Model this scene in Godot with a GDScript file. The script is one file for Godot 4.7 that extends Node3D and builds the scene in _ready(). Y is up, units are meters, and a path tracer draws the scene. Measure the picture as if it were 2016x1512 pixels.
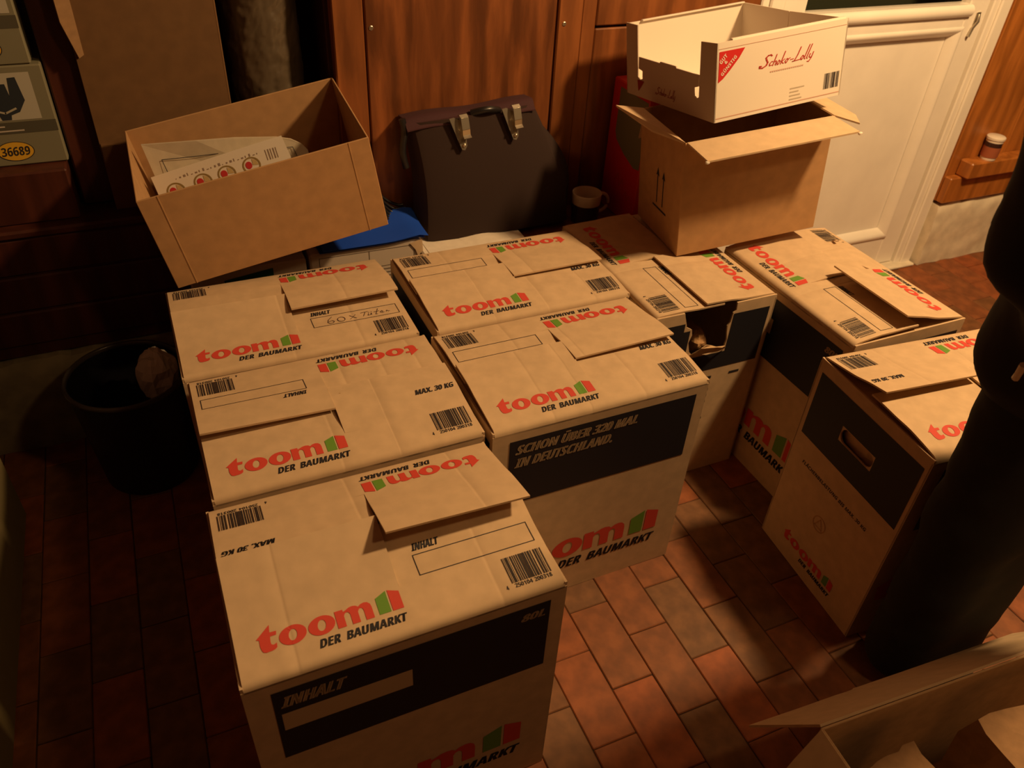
extends Node3D
# ---- sizes of the moving boxes (metres)
const L := 0.4745
const W := 0.3341
const H := 0.5322
const T := 0.004
var M := {}
var font_bold: SystemFont
var text_cache := {}
var rng := RandomNumberGenerator.new()

func _ready():
	rng.seed = 11
	# ---------------- camera, environment, lamp
	var cam := Camera3D.new()
	cam.name = "camera"
	cam.keep_aspect = Camera3D.KEEP_HEIGHT
	cam.fov = 51.328
	cam.near = 0.05
	cam.far = 50.0
	cam.transform = Transform3D(Basis(Vector3(0.91687815, 0.05041989, 0.39597007), Vector3(0.20660222, 0.78883667, -0.57883696), Vector3(-0.34154061, 0.61253126, 0.71285024)).orthonormalized(), Vector3(0, 1.490767, 0))
	add_child(cam)
	cam.current = true
	var att := CameraAttributesPhysical.new()
	att.frustum_focal_length = 12.0 / tan(deg_to_rad(51.328 / 2.0))
	att.frustum_near = 0.05
	att.frustum_far = 50.0
	att.frustum_focus_distance = 1.5
	att.exposure_aperture = 5.6
	cam.attributes = att
	var we := WorldEnvironment.new()
	we.name = "world_environment"
	var env := Environment.new()
	env.background_mode = Environment.BG_COLOR
	env.background_color = Color(0, 0, 0)
	env.tonemap_mode = Environment.TONE_MAPPER_LINEAR
	env.tonemap_exposure = 1.0
	env.sdfgi_enabled = true
	env.ssao_enabled = true
	env.ssil_enabled = true
	we.environment = env
	add_child(we)
	lamp(Vector3(1.92, 2.3, -0.70), Color(1.0, 0.62, 0.275).linear_to_srgb(), 4.7, "warm glowing globe lamp hanging above the moving boxes, nearer to the door")
	lamp(Vector3(1.15, 2.35, 0.10), Color(1.0, 0.58, 0.24).linear_to_srgb(), 0.5, "dimmer warm globe lamp hanging behind the viewer, away from the door")
	font_bold = SystemFont.new()
	font_bold.font_names = PackedStringArray(["Droid Sans"])
	font_bold.font_weight = 800
	materials()
	room()
	door()
	floor_bricks()
	moving_boxes()
	bench_things()
	open_cartons()
	alcove_things()
	bin()
	person()

# =====================================================================  helpers
func lin(r: float, g: float, b: float) -> Color:
	return Color(r, g, b).linear_to_srgb()

func tag(o: Node3D, label: String, category: String, group := "", kind := ""):
	if label: o.set_meta("label", label)
	if category: o.set_meta("category", category)
	if group: o.set_meta("group", group)
	if kind: o.set_meta("kind", kind)
	return o

var used := {}
func numbered(n: String) -> String:
	used[n] = used.get(n, -1) + 1
	return n if used[n] == 0 else "%s_%03d" % [n, used[n]]

func thing(n: String, label: String, category: String, at := Vector3.ZERO, yaw := 0.0, group := "") -> Node3D:
	var o := Node3D.new()
	o.name = numbered(n)
	o.position = at
	o.rotation.y = yaw
	add_child(o)
	tag(o, label, category, group)
	return o

# triangle soup with smoothing groups
class Buf:
	var v := PackedVector3Array()
	var g := PackedInt32Array()
	func tri(a: Vector3, b: Vector3, c: Vector3, grp := -1):   # counter-clockwise seen from outside
		v.append(a); v.append(c); v.append(b)
		g.append(grp)
	func quad(a: Vector3, b: Vector3, c: Vector3, d: Vector3, grp := -1):
		tri(a, b, c, grp); tri(a, c, d, grp)
	func add(o: Buf, t := Transform3D()):
		for p in o.v: v.append(t * p)
		g.append_array(o.g)

func mesh_of(parts: Array) -> ArrayMesh:   # [[Buf, Material], ...]
	var am: ArrayMesh = null
	for p in parts:
		var b: Buf = p[0]
		if b.g.is_empty(): continue
		var st := SurfaceTool.new()
		st.begin(Mesh.PRIMITIVE_TRIANGLES)
		for i in b.g.size():
			st.set_smooth_group(b.g[i] if b.g[i] >= 0 else 4294967295)
			for k in 3: st.add_vertex(b.v[3 * i + k])
		st.generate_normals()
		st.set_material(p[1])
		am = st.commit(am)
	return am

func obj(n: String, parts: Array, parent: Node = null, label := "") -> MeshInstance3D:
	var o := MeshInstance3D.new()
	o.mesh = mesh_of(parts)
	if parent == null:
		o.name = numbered(n)
		add_child(o)
	else:
		var k := 0
		var nm := n
		while parent.has_node(nm):
			k += 1
			nm = "%s_%03d" % [n, k]
		o.name = nm
		parent.add_child(o, true)
	if label: o.set_meta("label", label)
	return o

func share(n: String, mesh: Mesh, parent: Node, xf: Transform3D, mat: Material = null) -> MeshInstance3D:
	var o := MeshInstance3D.new()
	o.mesh = mesh
	o.transform = xf
	if mat: o.material_override = mat
	var k := 0
	var nm := n
	while parent.has_node(nm):
		k += 1
		nm = "%s_%03d" % [n, k]
	o.name = nm
	parent.add_child(o, true)
	return o

# chamfered box from corner a to corner b
func cbox(a: Vector3, b: Vector3, c := 0.003) -> Buf:
	var f := Buf.new()
	var m := (a + b) / 2
	var h := (b - a).abs() / 2
	c = minf(c, minf(h.x, minf(h.y, h.z)) * 0.9)
	var hs := [h.x, h.y, h.z]
	for ax in 3:
		for s in [-1.0, 1.0]:
			var u := (ax + 1) % 3
			var w := (ax + 2) % 3
			var p := []
			for q in [[-1, -1], [1, -1], [1, 1], [-1, 1]]:
				var e := Vector3.ZERO
				e[ax] = s * hs[ax]
				e[u] = q[0] * (hs[u] - c)
				e[w] = q[1] * (hs[w] - c)
				p.append(m + e)
			if s > 0: f.quad(p[0], p[1], p[2], p[3])
			else: f.quad(p[3], p[2], p[1], p[0])
	for ax in 3:      # edges along ax
		var u := (ax + 1) % 3
		var w := (ax + 2) % 3
		for su in [-1.0, 1.0]:
			for sw in [-1.0, 1.0]:
				var p := []
				for q in [[-1, 0], [1, 0], [1, 1], [-1, 1]]:
					var e := Vector3.ZERO
					e[ax] = q[0] * (hs[ax] - c)
					e[u] = su * (hs[u] - (c if q[1] else 0.0))
					e[w] = sw * (hs[w] - (0.0 if q[1] else c))
					p.append(m + e)
				if su * sw > 0: f.quad(p[0], p[1], p[2], p[3])
				else: f.quad(p[3], p[2], p[1], p[0])
	for sx in [-1.0, 1.0]:
		for sy in [-1.0, 1.0]:
			for sz in [-1.0, 1.0]:
				var s := Vector3(sx, sy, sz)
				var p0 := m + s * Vector3(h.x, h.y - c, h.z - c)
				var p1 := m + s * Vector3(h.x - c, h.y, h.z - c)
				var p2 := m + s * Vector3(h.x - c, h.y - c, h.z)
				if sx * sy * sz > 0: f.tri(p0, p1, p2)
				else: f.tri(p0, p2, p1)
	return f

# flat polygon pushed to thickness, every point sent through f(x, y, h); h = 0 is the outer face
func sheet(outline: PackedVector2Array, th: float, f: Callable) -> Buf:
	var b := Buf.new()
	var ol := outline
	if Geometry2D.is_polygon_clockwise(ol):
		ol = ol.duplicate(); ol.reverse()
	var tr := Geometry2D.triangulate_polygon(ol)
	for i in range(0, tr.size(), 3):
		var p := ol[tr[i]]; var q := ol[tr[i + 1]]; var r := ol[tr[i + 2]]
		if (q - p).cross(r - p) < 0:
			var t := q; q = r; r = t
		b.tri(f.call(p.x, p.y, 0.0), f.call(q.x, q.y, 0.0), f.call(r.x, r.y, 0.0))
		b.tri(f.call(p.x, p.y, -th), f.call(r.x, r.y, -th), f.call(q.x, q.y, -th))
	for i in ol.size():
		var p := ol[i]; var q := ol[(i + 1) % ol.size()]
		b.quad(f.call(p.x, p.y, -th), f.call(q.x, q.y, -th), f.call(q.x, q.y, 0.0), f.call(p.x, p.y, 0.0))
	return b

func gsheet(xs: Array, ys: Array, th: float, f: Callable) -> Buf:
	var b := Buf.new()
	var nx := xs.size() - 1
	var ny := ys.size() - 1
	for i in nx:
		for j in ny:
			var x0 = xs[i]; var x1 = xs[i + 1]; var y0 = ys[j]; var y1 = ys[j + 1]
			b.quad(f.call(x0, y0, 0.0), f.call(x1, y0, 0.0), f.call(x1, y1, 0.0), f.call(x0, y1, 0.0), 1)
			b.quad(f.call(x0, y1, -th), f.call(x1, y1, -th), f.call(x1, y0, -th), f.call(x0, y0, -th), 2)
	for i in nx:
		b.quad(f.call(xs[i], ys[0], -th), f.call(xs[i + 1], ys[0], -th), f.call(xs[i + 1], ys[0], 0.0), f.call(xs[i], ys[0], 0.0))
		b.quad(f.call(xs[i + 1], ys[ny], -th), f.call(xs[i], ys[ny], -th), f.call(xs[i], ys[ny], 0.0), f.call(xs[i + 1], ys[ny], 0.0))
	for j in ny:
		b.quad(f.call(xs[nx], ys[j], -th), f.call(xs[nx], ys[j + 1], -th), f.call(xs[nx], ys[j + 1], 0.0), f.call(xs[nx], ys[j], 0.0))
		b.quad(f.call(xs[0], ys[j + 1], -th), f.call(xs[0], ys[j], -th), f.call(xs[0], ys[j], 0.0), f.call(xs[0], ys[j + 1], 0.0))
	return b

func steps(a: float, b: float, n: int) -> Array:
	var r := []
	for i in n + 1: r.append(lerpf(a, b, float(i) / n))
	return r

func lathe(profile: Array, segs: int, at := Vector3.ZERO) -> Buf:   # [radius, height] from the bottom outside upwards
	var b := Buf.new()
	for i in profile.size() - 1:
		for k in segs:
			var a0 := TAU * k / segs
			var a1 := TAU * (k + 1) / segs
			var p0 := Vector3(cos(a0) * profile[i][0], profile[i][1], -sin(a0) * profile[i][0])
			var p1 := Vector3(cos(a1) * profile[i][0], profile[i][1], -sin(a1) * profile[i][0])
			var q0 := Vector3(cos(a0) * profile[i + 1][0], profile[i + 1][1], -sin(a0) * profile[i + 1][0])
			var q1 := Vector3(cos(a1) * profile[i + 1][0], profile[i + 1][1], -sin(a1) * profile[i + 1][0])
			b.quad(at + p0, at + p1, at + q1, at + q0, i if profile[i].size() < 3 else profile[i][2])
	return b

func tube(pts: Array, r: float, segs := 8) -> Buf:
	var b := Buf.new()
	var rings := []
	for i in pts.size():
		var d: Vector3 = (pts[mini(i + 1, pts.size() - 1)] - pts[maxi(i - 1, 0)]).normalized()
		var up := Vector3.UP if absf(d.y) < 0.9 else Vector3.RIGHT
		var s := d.cross(up).normalized()
		var t := s.cross(d)
		var ring := []
		for k in segs:
			var a := TAU * k / segs
			ring.append(pts[i] + (s * cos(a) + t * sin(a)) * r)
		rings.append(ring)
	for i in pts.size() - 1:
		for k in segs:
			var n := (k + 1) % segs
			b.quad(rings[i][k], rings[i][n], rings[i + 1][n], rings[i + 1][k], 1)
	for e in [0, pts.size() - 1]:
		for k in segs:
			var n := (k + 1) % segs
			if e == 0: b.tri(pts[0], rings[0][n], rings[0][k])
			else: b.tri(pts[e], rings[e][k], rings[e][n])
	return b

# ---- flat print: 2D triangles that are laid on a surface by a map f(x, y, h)
func ink(tris: PackedVector2Array, f: Callable, h := 0.0006, most := 1.0) -> Buf:
	var b := Buf.new()
	if most < 1.0:      # cut long pieces so that they follow a curved sheet
		var fine := PackedVector2Array()
		var todo := tris.duplicate()
		while todo.size():
			var n := todo.size()
			var q := [todo[n - 3], todo[n - 2], todo[n - 1]]
			todo.resize(n - 3)
			var e := [(q[0] - q[1]).length(), (q[1] - q[2]).length(), (q[2] - q[0]).length()]
			var k := 0 if e[0] >= e[1] and e[0] >= e[2] else 1 if e[1] >= e[2] else 2
			if e[k] <= most:
				fine.append_array(PackedVector2Array(q))
				continue
			var mid: Vector2 = (q[k] + q[(k + 1) % 3]) / 2
			todo.append_array(PackedVector2Array([q[k], mid, q[(k + 2) % 3], mid, q[(k + 1) % 3], q[(k + 2) % 3]]))
		tris = fine
	for i in range(0, tris.size(), 3):
		var p := tris[i]; var q := tris[i + 1]; var r := tris[i + 2]
		if (q - p).cross(r - p) < 0:
			var t := q; q = r; r = t
		b.tri(f.call(p.x, p.y, h), f.call(q.x, q.y, h), f.call(r.x, r.y, h))
	return b

func text2d(s: String, x0: float, x1: float, y0: float, y1: float, skew := 0.0) -> PackedVector2Array:
	if not text_cache.has(s):
		var tm := TextMesh.new()
		tm.font = font_bold
		tm.text = s
		tm.depth = 0.0
		tm.font_size = 64
		tm.pixel_size = 0.01
		tm.curve_step = 3.0
		var arr = tm.get_mesh_arrays()
		var vv: PackedVector3Array = arr[Mesh.ARRAY_VERTEX]
		var lo := Vector2(1e9, 1e9)
		var hi := -lo
		for p in vv:
			lo = lo.min(Vector2(p.x, p.y)); hi = hi.max(Vector2(p.x, p.y))
		var o := PackedVector2Array()
		for k in arr[Mesh.ARRAY_INDEX]: o.append((Vector2(vv[k].x, vv[k].y) - lo) / (hi - lo))
		text_cache[s] = o
	var out := PackedVector2Array()
	var dx := skew * (y1 - y0)
	for p in text_cache[s]:
		out.append(Vector2(lerpf(x0, x1 - dx, p.x) + dx * p.y, lerpf(y0, y1, p.y)))
	if skew > 0.22:      # heavy italic lettering: thicken the strokes sideways
		var e := (y1 - y0) * 0.038
		var n := out.size()
		for i in n: out.append(out[i] + Vector2(e, 0))
		for i in n: out.append(out[i] + Vector2(e * 2.0, 0))
	return out

func rect2d(x0: float, y0: float, x1: float, y1: float, n := 1) -> PackedVector2Array:
	var o := PackedVector2Array()
	for i in n:
		var a := lerpf(x0, x1, float(i) / n)
		var b := lerpf(x0, x1, float(i + 1) / n)
		for p in [[a, y0], [b, y0], [b, y1], [a, y0], [b, y1], [a, y1]]: o.append(Vector2(p[0], p[1]))
	return o

func poly2d(pts: Array) -> PackedVector2Array:
	var pv := PackedVector2Array()
	for p in pts: pv.append(Vector2(p[0], p[1]))
	var o := PackedVector2Array()
	for k in Geometry2D.triangulate_polygon(pv): o.append(pv[k])
	return o

func stroke2d(pts: Array, w: float) -> PackedVector2Array:
	var o := PackedVector2Array()
	for i in pts.size() - 1:
		var a := Vector2(pts[i][0], pts[i][1])
		var b := Vector2(pts[i + 1][0], pts[i + 1][1])
		var d := (b - a).normalized() * w / 2
		var n := Vector2(-d.y, d.x)
		for p in [a - d * 0.6 - n, b + d * 0.6 - n, b + d * 0.6 + n, a - d * 0.6 - n, b + d * 0.6 + n, a - d * 0.6 + n]: o.append(p)
	return o

func frame2d(x0: float, y0: float, x1: float, y1: float, w: float) -> PackedVector2Array:
	var o := rect2d(x0, y0, x1, y0 + w, 8)
	o.append_array(rect2d(x0, y1 - w, x1, y1, 8))
	o.append_array(rect2d(x0, y0 + w, x0 + w, y1 - w))
	o.append_array(rect2d(x1 - w, y0 + w, x1, y1 - w))
	return o

func ring2d(cx: float, cy: float, rx: float, ry: float, ix: float, iy: float, lean := 0.0, n := 28) -> PackedVector2Array:
	var o := PackedVector2Array()
	for k in n:
		var a := TAU * k / n
		var b := TAU * (k + 1) / n
		var p := [Vector2(cos(a) * rx + sin(a) * lean, sin(a) * ry), Vector2(cos(b) * rx + sin(b) * lean, sin(b) * ry), Vector2(cos(b) * ix + sin(b) * lean, sin(b) * iy), Vector2(cos(a) * ix + sin(a) * lean, sin(a) * iy)]
		for i in [0, 1, 2, 0, 2, 3]: o.append(p[i] + Vector2(cx, cy))
	return o

func ean13(x0: float, y0: float, x1: float, y1: float, code: String) -> PackedVector2Array:
	var lc := ["0001101", "0011001", "0010011", "0111101", "0100011", "0110001", "0101111", "0111011", "0110111", "0001011"]
	var parity := ["LLLLLL", "LLGLGG", "LLGGLG", "LLGGGL", "LGLLGG", "LGGLLG", "LGGGLL", "LGLGLG", "LGLGGL", "LGGLGL"]
	var bits := "101"
	for i in 6:
		var c: String = lc[int(code[i + 1])]
		if parity[int(code[0])][i] == "G":
			var q := ""
			for ch in c: q = ("1" if ch == "0" else "0") + q
			c = q
		bits += c
	bits += "01010"
	for i in 6:
		for ch in lc[int(code[i + 7])]: bits += "1" if ch == "0" else "0"
	bits += "101"
	var o := PackedVector2Array()
	var m := (x1 - x0) / 95.0
	var i := 0
	while i < 95:
		if bits[i] == "1":
			var j := i
			while j < 95 and bits[j] == "1": j += 1
			o.append_array(rect2d(x0 + i * m, y0, x0 + j * m, y1))
			i = j
		i += 1
	return o

func barcode(x0: float, y0: float, x1: float, y1: float) -> PackedVector2Array:
	var o := ean13(x0, y0 + 0.0085, x1, y1, "4250104200318")
	o.append_array(text2d("4", x0 - 0.011, x0 - 0.0075, y0, y0 + 0.0072))
	o.append_array(text2d("250104", x0 + 0.003, lerpf(x0, x1, 0.48), y0, y0 + 0.0072))
	o.append_array(text2d("200318", lerpf(x0, x1, 0.53), x1 - 0.002, y0, y0 + 0.0072))
	return o

func logo_parts(x: float, y: float, s: float) -> Dictionary:
	var red := PackedVector2Array()
	red.append_array(poly2d([[0, 0.0205], [0.0205, 0.0372], [0.0192, 0.0262], [0.028, 0.0258], [0.027, 0.0203], [0.0187, 0.02], [0.018, 0.0117], [0.0185, 0.0085], [0.021, 0.007], [0.0257, 0.0088], [0.025, 0.002], [0.022, 0.0], [0.0175, -0.001], [0.01, -0.0013], [0.0065, 0.0003], [0.005, 0.003], [0.0037, 0.009], [0.004, 0.019]]))
	red.append_array(ring2d(0.048, 0.0128, 0.0186, 0.0142, 0.0057, 0.0082, 0.001))
	red.append_array(ring2d(0.0875, 0.0128, 0.0186, 0.0142, 0.0057, 0.0082, 0.001))
	var m := [[0, 0], [0.0117, 0], [0.0117, 0.016], [0.0137, 0.0195], [0.0165, 0.0205], [0.019, 0.0195], [0.0205, 0.016], [0.0205, 0], [0.0316, 0], [0.0316, 0.016], [0.0336, 0.0195], [0.036, 0.0205], [0.0385, 0.0195], [0.0397, 0.016], [0.0397, 0], [0.0515, 0], [0.0515, 0.0175], [0.0505, 0.0225], [0.047, 0.0262], [0.0425, 0.0272], [0.0375, 0.0262], [0.0335, 0.0235], [0.0305, 0.0262], [0.0255, 0.0272], [0.0205, 0.0265], [0.0145, 0.0235], [0.0118, 0.0228], [0.0117, 0.0262], [0, 0.0262]]
	for p in m: p[0] += 0.1076
	red.append_array(poly2d(m))
	red.append_array(poly2d([[0.186, 0.001], [0.202, 0.001], [0.202, 0.0285], [0.186, 0.0345]]))
	var green := poly2d([[0.1666, 0.001], [0.1835, 0.001], [0.1835, 0.0345], [0.1666, 0.027]])
	var black := text2d("DER", 0.0775, 0.1085, -0.0200, -0.0070, 0.25)
	black.append_array(text2d("BAUMARKT", 0.1145, 0.202, -0.0200, -0.0070, 0.25))
	var d := {"red": red, "green": green, "black": black}
	for k in d:
		for i in d[k].size(): d[k][i] = Vector2(x, y) + d[k][i] * s
	return d

func logo(parent: Node, x: float, y: float, s: float, f: Callable, most := 1.0):
	var d := logo_parts(x, y, s)
	obj("printed_logo", [[ink(d.red, f, 0.0006, most), M.ink_red], [ink(d.green, f, 0.0006, most), M.ink_green], [ink(d.black, f, 0.0006, most), M.ink_black]], parent)

func ss(a: float, b: float, x: float) -> float:
	return smoothstep(a, b, x)

# =====================================================================  materials
func noise_tex(freq: float, a: Color, b: Color, size := 256, octaves := 4, warp := 0.0, seed_ := 1) -> NoiseTexture2D:
	var n := FastNoiseLite.new()
	n.seed = seed_
	n.noise_type = FastNoiseLite.TYPE_SIMPLEX_SMOOTH
	n.frequency = freq
	n.fractal_octaves = octaves
	if warp > 0:
		n.domain_warp_enabled = true
		n.domain_warp_amplitude = warp
		n.domain_warp_frequency = freq * 0.6
	var g := Gradient.new()
	g.offsets = PackedFloat32Array([0.15, 0.85])
	g.colors = PackedColorArray([a, b])
	var t := NoiseTexture2D.new()
	t.width = size
	t.height = size
	t.seamless = true
	t.noise = n
	t.color_ramp = g
	return t

func plain(r: float, g: float, b: float, rough := 0.8, metal := 0.0, spec := 0.5) -> StandardMaterial3D:
	var m := StandardMaterial3D.new()
	m.albedo_color = lin(r, g, b)
	m.roughness = rough
	m.metallic = metal
	m.metallic_specular = spec
	return m

func mottled(r: float, g: float, b: float, amount: float, scale: Vector3, rough := 0.8, freq := 0.02, octaves := 4, warp := 0.0, seed_ := 1) -> StandardMaterial3D:
	var m := plain(1, 1, 1, rough)
	m.albedo_texture = noise_tex(freq, lin(r * (1 - amount), g * (1 - amount), b * (1 - amount)), lin(r * (1 + amount), g * (1 + amount), b * (1 + amount)), 256, octaves, warp, seed_)
	m.uv1_triplanar = true
	m.uv1_scale = scale
	return m

func wood(r: float, g: float, b: float, amount: float, seed_: int, rough := 0.45) -> StandardMaterial3D:
	var m := plain(1, 1, 1, rough)
	var t := noise_tex(0.012, lin(r * (1 - amount), g * (1 - amount * 1.1), b * (1 - amount * 1.2)), lin(r * (1 + amount), g * (1 + amount), b * (1 + amount)), 512, 5, 46.0, seed_)
	m.albedo_texture = t
	m.uv1_triplanar = true
	m.uv1_scale = Vector3(2.7, 0.34, 2.7)
	m.uv1_offset = Vector3(seed_ * 0.37, seed_ * 0.21, 0)
	return m

func materials():
	M.kraft = mottled(0.60, 0.435, 0.275, 0.07, Vector3(3, 3, 3), 0.85, 0.03)
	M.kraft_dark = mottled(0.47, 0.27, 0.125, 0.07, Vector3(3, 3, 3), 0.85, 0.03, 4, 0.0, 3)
	M.kraft_raw = mottled(0.55, 0.37, 0.21, 0.08, Vector3(4, 4, 4), 0.85, 0.03, 4, 0.0, 4)
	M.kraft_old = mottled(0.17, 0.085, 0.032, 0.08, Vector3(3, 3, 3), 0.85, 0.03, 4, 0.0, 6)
	M.kraft_bag = mottled(0.30, 0.17, 0.08, 0.12, Vector3(5, 5, 5), 0.85, 0.03, 4, 0.0, 12)
	M.ink_red = plain(0.62, 0.06, 0.04, 0.7)
	M.ink_green = plain(0.13, 0.29, 0.03, 0.7)
	M.ink_black = plain(0.018, 0.016, 0.022, 0.7)
	M.ink_band = plain(0.012, 0.012, 0.02, 0.6)
	M.ink_bare = plain(0.55, 0.4, 0.25, 0.85)
	M.pen = plain(0.05, 0.025, 0.03, 0.6)
	M.white_paint = mottled(0.93, 0.88, 0.80, 0.03, Vector3(2, 2, 2), 0.3, 0.01)
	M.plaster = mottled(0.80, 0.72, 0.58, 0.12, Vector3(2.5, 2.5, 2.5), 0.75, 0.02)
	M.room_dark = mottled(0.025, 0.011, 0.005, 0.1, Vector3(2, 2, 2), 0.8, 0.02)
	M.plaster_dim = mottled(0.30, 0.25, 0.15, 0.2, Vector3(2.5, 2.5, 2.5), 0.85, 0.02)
	M.wall_paint = mottled(0.17, 0.13, 0.055, 0.06, Vector3(1.5, 1.5, 1.5), 0.8, 0.02)
	M.wood_red = wood(0.205, 0.066, 0.018, 0.48, 2)
	M.wood_stile = wood(0.225, 0.075, 0.02, 0.34, 5)
	M.wood_orange = wood(0.42, 0.15, 0.03, 0.30, 7, 0.4)
	M.wood_dark = wood(0.075, 0.018, 0.009, 0.3, 9, 0.5)
	M.mortar = mottled(0.06, 0.028, 0.014, 0.3, Vector3(8, 8, 8), 0.95)
	M.bricks = []
	for c in [[0.26, 0.078, 0.024], [0.23, 0.077, 0.026], [0.19, 0.078, 0.028], [0.29, 0.076, 0.021], [0.18, 0.08, 0.032]]:
		M.bricks.append(mottled(c[0], c[1], c[2], 0.22, Vector3(3.5, 3.5, 3.5), 0.62, 0.02, 5, 0.0, M.bricks.size() + 20))
	M.white_card = plain(0.80, 0.72, 0.62, 0.6)
	M.grey_card = plain(0.55, 0.47, 0.4, 0.8)
	M.paper = mottled(0.78, 0.70, 0.60, 0.05, Vector3(6, 6, 6), 0.7)
	M.foil = mottled(0.62, 0.54, 0.42, 0.06, Vector3(6, 6, 6), 0.45)
	M.bag = mottled(0.026, 0.011, 0.008, 0.2, Vector3(30, 30, 30), 0.9, 0.05)
	M.bag_top = mottled(0.05, 0.013, 0.018, 0.2, Vector3(30, 30, 30), 0.85, 0.05)
	M.steel = plain(0.62, 0.56, 0.46, 0.3, 0.9)
	M.black_plastic = plain(0.012, 0.011, 0.012, 0.35)
	M.blue = plain(0.012, 0.075, 0.55, 0.5)
	M.red_print = plain(0.62, 0.022, 0.016, 0.45)
	M.grey_box = plain(0.22, 0.20, 0.13, 0.7)
	M.grey_dark = plain(0.085, 0.075, 0.05, 0.7)
	M.yellow = plain(0.75, 0.42, 0.03, 0.6)
	M.bubble = plain(0.11, 0.08, 0.05, 0.2)
	M.bubble.clearcoat_enabled = true
	M.bubble.clearcoat = 0.6
	M.ceramic = plain(0.72, 0.62, 0.48, 0.25)
	M.ceramic_dark = mottled(0.05, 0.022, 0.018, 0.5, Vector3(20, 20, 20), 0.3, 0.05)
	M.fleece = mottled(0.010, 0.009, 0.011, 0.3, Vector3(30, 30, 30), 0.95, 0.05)
	M.jeans = mottled(0.016, 0.018, 0.017, 0.3, Vector3(40, 40, 40), 0.95, 0.05)
	M.skin = plain(0.5, 0.28, 0.18, 0.55)
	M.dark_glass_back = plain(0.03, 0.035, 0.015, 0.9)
	M.glass = plain(1, 1, 1, 0.05, 0.0, 0.25)
	M.glass.transparency = BaseMaterial3D.TRANSPARENCY_ALPHA
	M.glass.albedo_color = Color(0.12, 0.14, 0.08, 0.06)

func lamp(at: Vector3, col: Color, energy: float, label: String):
	var t := thing("pendant_lamp", label, "lamp", at)
	var g := StandardMaterial3D.new()
	g.albedo_color = Color(1, 0.9, 0.75)
	g.emission_enabled = true
	g.emission = col
	g.emission_energy_multiplier = 0.4
	var pr := []
	for i in 13:
		var a := -PI / 2 + PI * i / 12.0
		pr.append([maxf(cos(a) * 0.09, 0.0002), sin(a) * 0.09, 1])
	obj("globe", [[lathe(pr, 24), g]], t)
	var cordm := plain(0.02, 0.02, 0.02, 0.5)
	obj("cord", [[tube([Vector3(0, 0.09, 0), Vector3(0, 2.58 - at.y, 0)], 0.004), cordm]], t)
	obj("socket_cap", [[lathe([[0.03, 0.08], [0.032, 0.12], [0.012, 0.135], [0.001, 0.136]], 16), cordm]], t)
	var li := OmniLight3D.new()
	li.name = "lamp_light"
	li.light_color = col
	li.light_energy = energy
	li.light_size = 0.09
	li.omni_range = 12.0
	li.omni_attenuation = 2.0
	li.shadow_enabled = true
	t.add_child(li)

# =====================================================================  room
func struct_box(n: String, a: Vector3, b: Vector3, m: Material) -> MeshInstance3D:
	var o := obj(n, [[cbox(a, b, 0.002), m]])
	o.set_meta("kind", "structure")
	return o

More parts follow.
